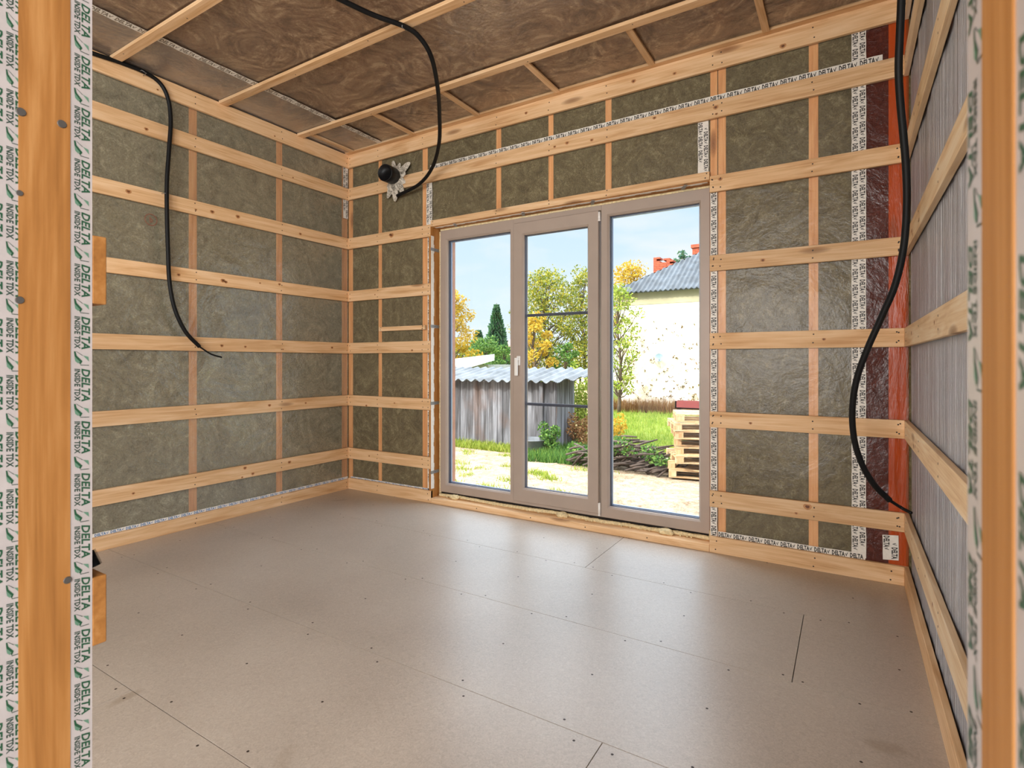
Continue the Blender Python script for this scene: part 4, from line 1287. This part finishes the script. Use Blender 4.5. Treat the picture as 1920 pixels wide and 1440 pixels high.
mb.add([(ex0, ey0, ez), (ex0 + half, ey0 + half, rz_), (ex0, ey1, ez)], [(0, 1, 2)], 0)
mb.add([(ex0, ey1, ez), (ex0 + half, ey0 + half, rz_), (ex1, ey0 + half, rz_), (ex1, ey1, ez)], [(0, 1, 2, 3)], 0)
mb.add([(ex0, ey0, ez - .02), (ex1, ey0, ez - .02), (ex1, ey1, ez - .02), (ex0, ey1, ez - .02)], [(0, 1, 2, 3)], 0)
mb.build('roof', plain('dark_grey_corrugated', outd(88, 96, 104), 0.85, var=0.35, scale=2.0), hs)
# chimneys: one ruined, one whole
def chimney(px0, px1, pyt, Y, zb, ruined, label):
    a, b_ = atY(px0, pyt, Y), atY(px1, pyt, Y)
    mb = MB(); w = b_.x - a.x; H = a.z - zb
    cz = zb; rows = int(H / .085)
    for r_ in range(rows):
        n = max(2, int(w / .24))
        for k in range(n + 1):
            o = (.5 if r_ % 2 else 0) * w / n
            x0, x1 = max(a.x, a.x + k * w / n - o), min(b_.x, a.x + (k + 1) * w / n - o)
            if x1 - x0 < .04: continue
            if ruined:
                lim = 1 - .42 * ((x0 - a.x) / w) + .10 * math.sin(k * 4.1)
                if r_ / rows > lim: continue
            mb.box(x0 + .004, x1 - .004, Y, Y + .5, cz, cz + .078, 0)
        cz += .085
    mb.box(a.x + .01, b_.x - .01, Y + .01, Y + .49, zb, zb + H * (.55 if ruined else .97), 0)
    if not ruined: mb.box(a.x - .05, b_.x + .05, Y - .05, Y + .55, zb + H * .9, zb + H, 0)
    mb.build('chimney', M['brick'], hs, label=label)
chimney(1225, 1262, 480, 24.0, 4.6, True, 'broken orange brick chimney')
chimney(1298, 1322, 459, 24.4, 4.9, False, 'whole brick chimney')
# creeper scattered over the wall
random.seed(5)
mb = MB()
for k in range(150):
    px = random.uniform(1185, 1325); py = random.uniform(600, 765)
    if random.random() < .5 * (1 - (py - 600) / 165): continue
    c = atY(px, py, HY0 - .06)
    leaves(mb, (c.x, c.y, c.z), (.10 * random.uniform(.3, 1.3), .03, .05), random.randint(2, 7), .04)
for k in range(7):
    p = atY(random.uniform(1190, 1310), 765, HY0 - .05)
    pts = [p]
    for j in range(6):
        p = p + Vector((random.uniform(-.3, .3), 0, random.uniform(.15, .5))); pts.append(p)
    mb.tube(spline(pts, 3), .004, 4, 1)
mb.build('climbing_vine', [M['vine_leaf'], M['bark']], label='sparse brown-green creeper scattered over the white house wall', cat='vine')
# pale dish-like fitting on the wall
c = atY(1237, 675, HY0 - .03)
dish = empty('satellite_dish', (c.x, HY0, c.z), 'small pale blue-grey dish on the white house wall', 'dish')
mb = MB(); lathe(mb, c + Vector((0, -.05, 0)), c + Vector((.06, -.30, .10)), [(0, .02), (.1, .06), (.5, .13), (1, .16)], 20); mb.f.pop(); mb.m.pop(); mb.s.pop()
mb.build('dish', plain('dish_grey', lin(206, 218, 226), .6), dish)
mb = MB(); mb.tube([c + Vector((0, .04, -.02)), c + Vector((.0, -.06, 0))], .02, 8); mb.tube([c, c + Vector((.08, -.42, .02))], .012, 6)
mb.build('bracket', M['steel'], dish)

# ---- dry weeds, lawn blades, weeds along the shed
def blades(mb, n, fx, hmin, hmax, w, mi=0, lean=.35):
    for _ in range(n):
        x, y = fx()
        z = gh(x, y)
        h = random.uniform(hmin, hmax); a = random.uniform(0, math.pi)
        dx, dy = math.cos(a) * w, math.sin(a) * w
        lx, ly = random.uniform(-lean, lean) * h, random.uniform(-lean, lean) * h
        mb.add([(x - dx, y - dy, z - .01), (x + dx, y + dy, z - .01), (x + lx, y + ly, z + h)], [(0, 1, 2)], mi)
random.seed(9)
mb = MB()
blades(mb, 26000, lambda: (random.uniform(-9.5, -.5), 10.9 + 9.6 * random.random() ** 1.5), .05, .17, .012)
mb.build('lawn_grass', M['blade'], label='bright lime-green lawn grass in front of the white house', cat='grass', kind='stuff')
mb = MB()
blades(mb, 5200, lambda: (random.uniform(-8.3, -3.2), random.uniform(20.0, 20.7)), .18, .62, .012, lean=.25)
mb.build('dry_weeds', M['leaf_brown'], label='dry brown weeds along the foot of the white house', cat='weeds', kind='stuff')
mb = MB()
def spot():
    x = random.uniform(-8.7, -5.3)
    return x, 9.75 + random.random() ** 1.2 * .55 - .12 * (x + 7) * .5
blades(mb, 3400, spot, .03, .17, .014, lean=.9)
mb.build('weed_border', M['leaf_lime'], label='low yellow-green weeds along the foot of the plank shed', cat='weeds', kind='stuff')
mb = MB()
cl_ = [(random.uniform(-7.8, -3.6), random.uniform(6.2, 9.6)) for _ in range(46)]
blades(mb, 2600, lambda: (lambda c: (c[0] + random.gauss(0, .09), c[1] + random.gauss(0, .07)))(random.choice(cl_)), .02, .08, .010, lean=.8)
mb.build('grass_tufts', M['leaf_lime'], label='scattered grass tufts on the trodden dirt', cat='grass', kind='stuff')
mb = MB()
blades(mb, 4200, lambda: (random.uniform(-5.6, -4.0), random.uniform(9.1, 10.9)), .05, .24, .013, lean=.6)
mb.build('weed_patch', M['leaf_green'], label='green weeds between the shed corner and the lawn', cat='weeds', kind='stuff')

# ---- weathered plank shed with corrugated roof
def greywood():
    m, ns, ls, b, out = nodes('weathered_planks')
    mp = coords(ns, ls, (9, 9, .8), rnd=True)
    n1 = N(ns, 'ShaderNodeTexNoise', Scale=1.0, Detail=6.0, Distortion=.6); ls.new(mp.outputs[0], n1.inputs['Vector'])
    mp2 = coords(ns, ls, (2.2, 2.2, .9), rnd=True)
    n2 = N(ns, 'ShaderNodeTexNoise', Scale=1.0, Detail=3.0); ls.new(mp2.outputs[0], n2.inputs['Vector'])
    r = ramp(ns, [(0.32, outd(66, 62, 62)), (0.48, outd(116, 114, 118)), (0.66, outd(168, 168, 174))])
    ls.new(n1.outputs[0], r.inputs[0])
    s = ramp(ns, [(0.55, (0, 0, 0, 1)), (0.68, (.6, .6, .6, 1))]); ls.new(n2.outputs[0], s.inputs[0])
    k = N(ns, 'ShaderNodeMixRGB'); k.inputs[2].default_value = outd(120, 88, 70)
    ls.new(s.outputs[0], k.inputs[0]); ls.new(r.outputs[0], k.inputs[1])
    ls.new(k.outputs[0], b.inputs['Base Color']); b.inputs['Roughness'].default_value = .9
    return m
M['greywood'] = greywood()
sh = empty('plank_shed', (-6.9, 10.6, GZ), 'low weathered grey plank shed with wavy corrugated roof', 'shed')
random.seed(12)
SX0, SX1, SY0, SY1 = -9.6, -5.26, 10.28, 11.15
x = SX0; k = 0
mb = MB()
while x < SX1:
    w = random.uniform(.13, .19)
    yy = SY0 + random.uniform(-.012, .012)
    mb.box(x, min(x + w - .008, SX1), yy, yy + .022, GZ + random.uniform(.0, .05) - .02, .78 + random.uniform(-.02, .01), 0)
    x += w
mb.box(SX0, SX1, SY0 + .035, SY0 + .05, GZ, .78, 1)
mb.build('front_wall', [M['greywood'], M['gap']], sh)
y = SY0; mb = MB()
while y < SY1:
    w = random.uniform(.10, .16)
    mb.box(SX1 + random.uniform(-.01, .01), SX1 + .025, y, min(y + w - .010, SY1), GZ - .02, .80 + .1 * (y - SY0), 0)
    y += w
mb.box(SX1 - .04, SX1 - .02, SY0 + .06, SY1, GZ, .80, 1)
mb.build('side_wall', [M['greywood'], M['gap']], sh)
mb = MB().box(SX1 - .33, SX1 - .25, SY0 - .12, SY0 - .05, GZ - .05, .76); mb.build('leaning_post', M['greywood'], sh)
mb = MB()
lam = .24; amp = .032; x0, x1 = SX0 - .3, SX1 + .60; st = lam / 8; n = int((x1 - x0) / st)
yF, yK, zF, zK = SY0 - .28, SY1 + .3, .80, 1.06
for s_ in range(n):
    xa, xb = x0 + s_ * st, x0 + (s_ + 1) * st
    za, zb = amp * math.sin(2 * math.pi * xa / lam), amp * math.sin(2 * math.pi * xb / lam)
    cut = max(0, (xa - (x1 - .55)) * .9)                       # the right end is sawn off at a slant
    yf = yF + cut; zf = zF + (zK - zF) * (yf - yF) / (yK - yF)
    v = [(xa, yf, zf + za), (xb, yf, zf + zb), (xb, yK, zK + zb), (xa, yK, zK + za),
         (xa, yf, zf + za - .014), (xb, yf, zf + zb - .014), (xb, yK, zK + zb - .014), (xa, yK, zK + za - .014)]
    mb.add(v, [(0, 1, 2, 3), (7, 6, 5, 4), (0, 4, 5, 1)], 0, True)
mb.build('corrugated_roof', M['asbestos'], sh)
# second shed behind, pale sloping roof
s2 = empty('lean_to_shed', (-12.4, 17, GZ), 'small shed behind with a pale sloping roof', 'shed')
a = atY(838, 700, 16.5); b_ = atY(915, 690, 16.5)
mb = MB().box(a.x - 2.0, b_.x, 16.5, 18.5, GZ, atY(880, 684, 16.5).z); mb.build('wall', plain('pale_boards', outd(214, 214, 210), .8, var=.1, scale=3), s2)
mb = MB()
A, Bq = atY(790, 712, 16.2), atY(927, 671, 16.2)
C_, D_ = atY(927, 664, 18.7), atY(790, 680, 18.7)
th = Vector((0, 0, -.09))
v = [A, Bq, C_ , D_, A + th, Bq + th, C_ + th, D_ + th]
mb.add(v, [(0, 1, 2, 3), (7, 6, 5, 4), (0, 4, 5, 1), (1, 5, 6, 2), (2, 6, 7, 3), (3, 7, 4, 0)], 0)
mb.build('roof', plain('pale_roofing', outd(206, 206, 204), .7, var=.12, scale=3), s2)
# far houses
h2 = empty('far_house', (atY(952, 679, 58).x, 58, GZ), 'far house with a faded pink-red roof seen past the spruce', 'house')
c = atY(952, 679, 58)
MB().box(c.x - 2.6, c.x + 3, 58, 64, GZ, 1.6).build('wall', plain('far_wall', outd(226, 210, 196), .9), h2)
mb = MB(); mb.add([(c.x - 3, 57.6, 1.5), (c.x + 3.4, 57.6, 1.5), (c.x + 3.4, 61, 4.2), (c.x - 1.6, 61, 4.2), (c.x - 3, 64.4, 1.5), (c.x + 3.4, 64.4, 1.5)], [(0, 1, 2, 3), (0, 3, 4), (3, 2, 5, 4)], 0)
mb.build('roof', plain('faded_red_roof', outd(222, 160, 146), .8, var=.1, scale=1), h2)
h3 = empty('far_house', (atY(1096, 679, 44).x, 44, GZ), 'far pale house half hidden by the trees of the middle pane', 'house')
c = atY(1096, 679, 44)
MB().box(c.x - 1.1, c.x + 3, 44, 50, GZ, 3.2).build('wall', plain('pale_wall', outd(238, 234, 232), .9), h3)
mb = MB(); mb.add([(c.x - 1.5, 43.6, 3.1), (c.x + 3.4, 43.6, 3.1), (c.x + 3.4, 47, 5.0), (c.x + .6, 47, 5.0), (c.x - 1.5, 50.4, 3.1)], [(0, 1, 2, 3), (0, 3, 4)], 0)
mb.build('roof', M['asbestos'], h3)

# ---- picket fence bits right of the shed
pf = empty('picket_fence', (-4.9, 11.6, GZ), 'pale wooden fence boards beside the shed', 'fence')
for i, (px, t, b__) in enumerate(((1082, 704, 806), (1093, 694, 808), (1103, 700, 812), (1112, 702, 812))):
    p = atY(px, t, 12.6)
    MB().box(p.x - .045, p.x + .045, 12.6, 12.63, GZ, p.z, 0).build('picket', M['paleZ'], pf)
p = atY(1095, 735, 12.64)
MB().box(p.x - .3, p.x + .6, 12.635, 12.665, p.z - .03, p.z + .03).build('fence_rail', M['paleX'], pf)

def bush(px, py, Y, r, n, leaf, size, label, name='bush', cat='bush', seed=0):
    random.seed(seed)
    p = atY(px, py, Y)
    t = empty(name, (p.x, Y, GZ), label, cat)
    mb = MB(); st = MB()
    for k in range(9):
        a = k * 2.4; c = (p.x + math.cos(a) * r[0] * .5, Y + math.sin(a) * r[0] * .4, GZ + r[1] * (.35 + .17 * (k % 5)))
        leaves(mb, c, (r[0] * .5, r[0] * .5, r[1] * .3), n // 9, size)
        st.tube([(p.x, Y, GZ - .02), ((p.x + c[0]) / 2, (Y + c[1]) / 2, GZ + r[1] * .25), c], [.012, .009, .004], 5)
    mb.build('foliage', M[leaf], t); st.build('stems', M['bark'], t)
bush(1090, 760, 11.9, (.30, 1.5), 1500, 'leaf_lime', .035, 'tall yellow-green shrub between shed and fence', seed=61)
bush(1030, 830, 10.0, (.26, .52), 900, 'leaf_green', .030, 'small green bush at the shed corner', seed=62)
bush(1085, 820, 10.9, (.34, .62), 900, 'leaf_brown', .034, 'brown-tinged dried fern at the right end of the shed', seed=63)
bush(1092, 850, 9.6, (.30, .28), 700, 'leaf_green', .030, 'low green weed clump right of the shed corner', seed=64)
bush(1152, 850, 10.6, (.28, .75), 600, 'leaf_gold', .035, 'yellowing weed at the left edge of the right pane', seed=65)

# ---- zinc tub
p = atY(999, 845, 9.95)
tb = empty('zinc_tub', (p.x, 9.95, GZ), 'grey zinc tub standing against the plank shed', 'tub')
mb = MB(); o = Vector((p.x, 9.95, GZ)); lathe(mb, o, o + Vector((0, 0, .30)), [(0, .26), (.04, .27), (.92, .31), (.95, .325), (1.0, .325), (1.0, .30), (.1, .255), (.1, .0)], 28)
mb.build('tub_body', plain('zinc', outd(150, 154, 158), .55, .4, var=.1), tb)

# ---- brush pile: dark sticks with ivy
random.seed(14)
mb = MB(); lv = MB()
for k in range(190):
    t = random.random()
    x = -4.15 + 1.55 * t + random.gauss(0, .12); y = 9.35 + random.uniform(-.35, .45)
    zt = .48 * max(.1, math.sin(math.pi * min(1, .15 + .85 * t)) ) * random.random()
    L_ = random.uniform(.25, .6); a = R(random.gauss(12, 14)); b2 = random.uniform(-.5, .5)
    d = Vector((math.cos(a) * math.cos(b2), math.sin(b2), math.sin(a))) * L_ / 2
    c = Vector((x, y, GZ + .05 + zt))
    mb.tube([c - d, c + Vector((0, 0, .015)), c + d], [.018, .022, .012], 6)
for k in range(34):
    t = random.random()
    c = (-4.3 + 1.8 * t, 9.15 + random.uniform(-.25, .25), GZ + .10 + .42 * math.sin(math.pi * min(1, .1 + .8 * t)) * random.uniform(.3, 1.1))
    leaves(lv, c, (.16, .12, .09), 44, .030)
bp_ = empty('brush_pile', (-3.1, 9.3, GZ), 'heap of dark branches overgrown with green leaves', 'brush pile')
mb.build('branches', M['bark_dark'], bp_)['kind'] = 'stuff'
lv.build('foliage', M['leaf_green'], bp_)['kind'] = 'stuff'

# ---- stack of pallets
random.seed(3)
for ax in 'XZ':
    M['pallet' + ax] = wood('pallet_wood_' + ax.lower(), ax, outd(206, 156, 104), outd(238, 196, 146), outd(252, 222, 180))
def pallet(loc, rz, label):
    t = empty('pallet', loc, label, 'pallet', 'pallets stacked in the yard')
    rot = Matrix.Rotation(rz, 4, 'Z') @ Matrix.Rotation(random.uniform(-.012, .012), 4, 'Y')
    L_, W_ = 1.2, .8
    w = parent_world(t)
    m_ = Matrix.Translation(w) @ rot
    mb = MB()
    for i in range(3): mb.box(-L_ / 2, L_ / 2, -W_ / 2 + i * (W_ - .1) / 2, -W_ / 2 + .1 + i * (W_ - .1) / 2, .0, .020, 0, 0, m_)
    mb.build('bottom_boards', M['palletX'], t)
    for i in range(3):
        for j in range(3):
            x = -L_ / 2 + i * (L_ - .12) / 2; y = -W_ / 2 + j * (W_ - .1) / 2
            MB().box(x, x + .12, y, y + .1, .020, .088, 0, .002, m_).build('block', M['palletZ'], t)
    mb = MB()
    for i in range(3): mb.box(-L_ / 2 + i * (L_ - .12) / 2, -L_ / 2 + .12 + i * (L_ - .12) / 2, -W_ / 2, W_ / 2, .088, .108, 0, 0, m_)
    for i in range(5): mb.box(-L_ / 2, L_ / 2, -W_ / 2 + i * (W_ - .1) / 4, -W_ / 2 + .1 + i * (W_ - .1) / 4, .108, .130, 0, 0, m_)
    mb.build('top_boards', M['palletX'], t)
pl_ord = ['bottom one of the stack, on the dirt', 'second from the bottom', 'third from the bottom', 'fourth from the bottom', 'fourth from the top', 'third from the top', 'second from the top', 'top one of the stack']
for i in range(8):
    pallet((-1.95 + random.uniform(-.06, .06), 9.42 + random.uniform(-.05, .05), GZ + .02 + i * .1305), R(14 + random.uniform(-13, 13)), 'pale wooden pallet, ' + pl_ord[i])

# ---- red trough on the lawn edge
c = atY(1296, 760, 19.2)
rt = empty('red_trough', (c.x, 19.2, GZ), 'low dark red trough at the foot of the white house', 'trough')
mr = plain('dark_red_paint', outd(150, 48, 48), .6, var=.15)
mb = MB()
z0, z1 = atY(1290, 766, 19.2).z, atY(1290, 752, 19.2).z
mb.box(c.x - .5, c.x + .6, 19.0, 19.05, z0, z1, 0); mb.box(c.x - .5, c.x + .6, 19.4, 19.45, z0, z1, 0)
mb.box(c.x - .5, c.x - .45, 19.0, 19.45, z0, z1, 0); mb.box(c.x - .5, c.x + .6, 19.0, 19.45, z0, z0 + .04, 0)
mb.build('trough_body', mr, rt)
mb = MB()
for dx in (-.42, .5): mb.box(c.x + dx - .03, c.x + dx + .03, 19.1, 19.35, GZ, z0, 0)
mb.build('trough_feet', mr, rt)
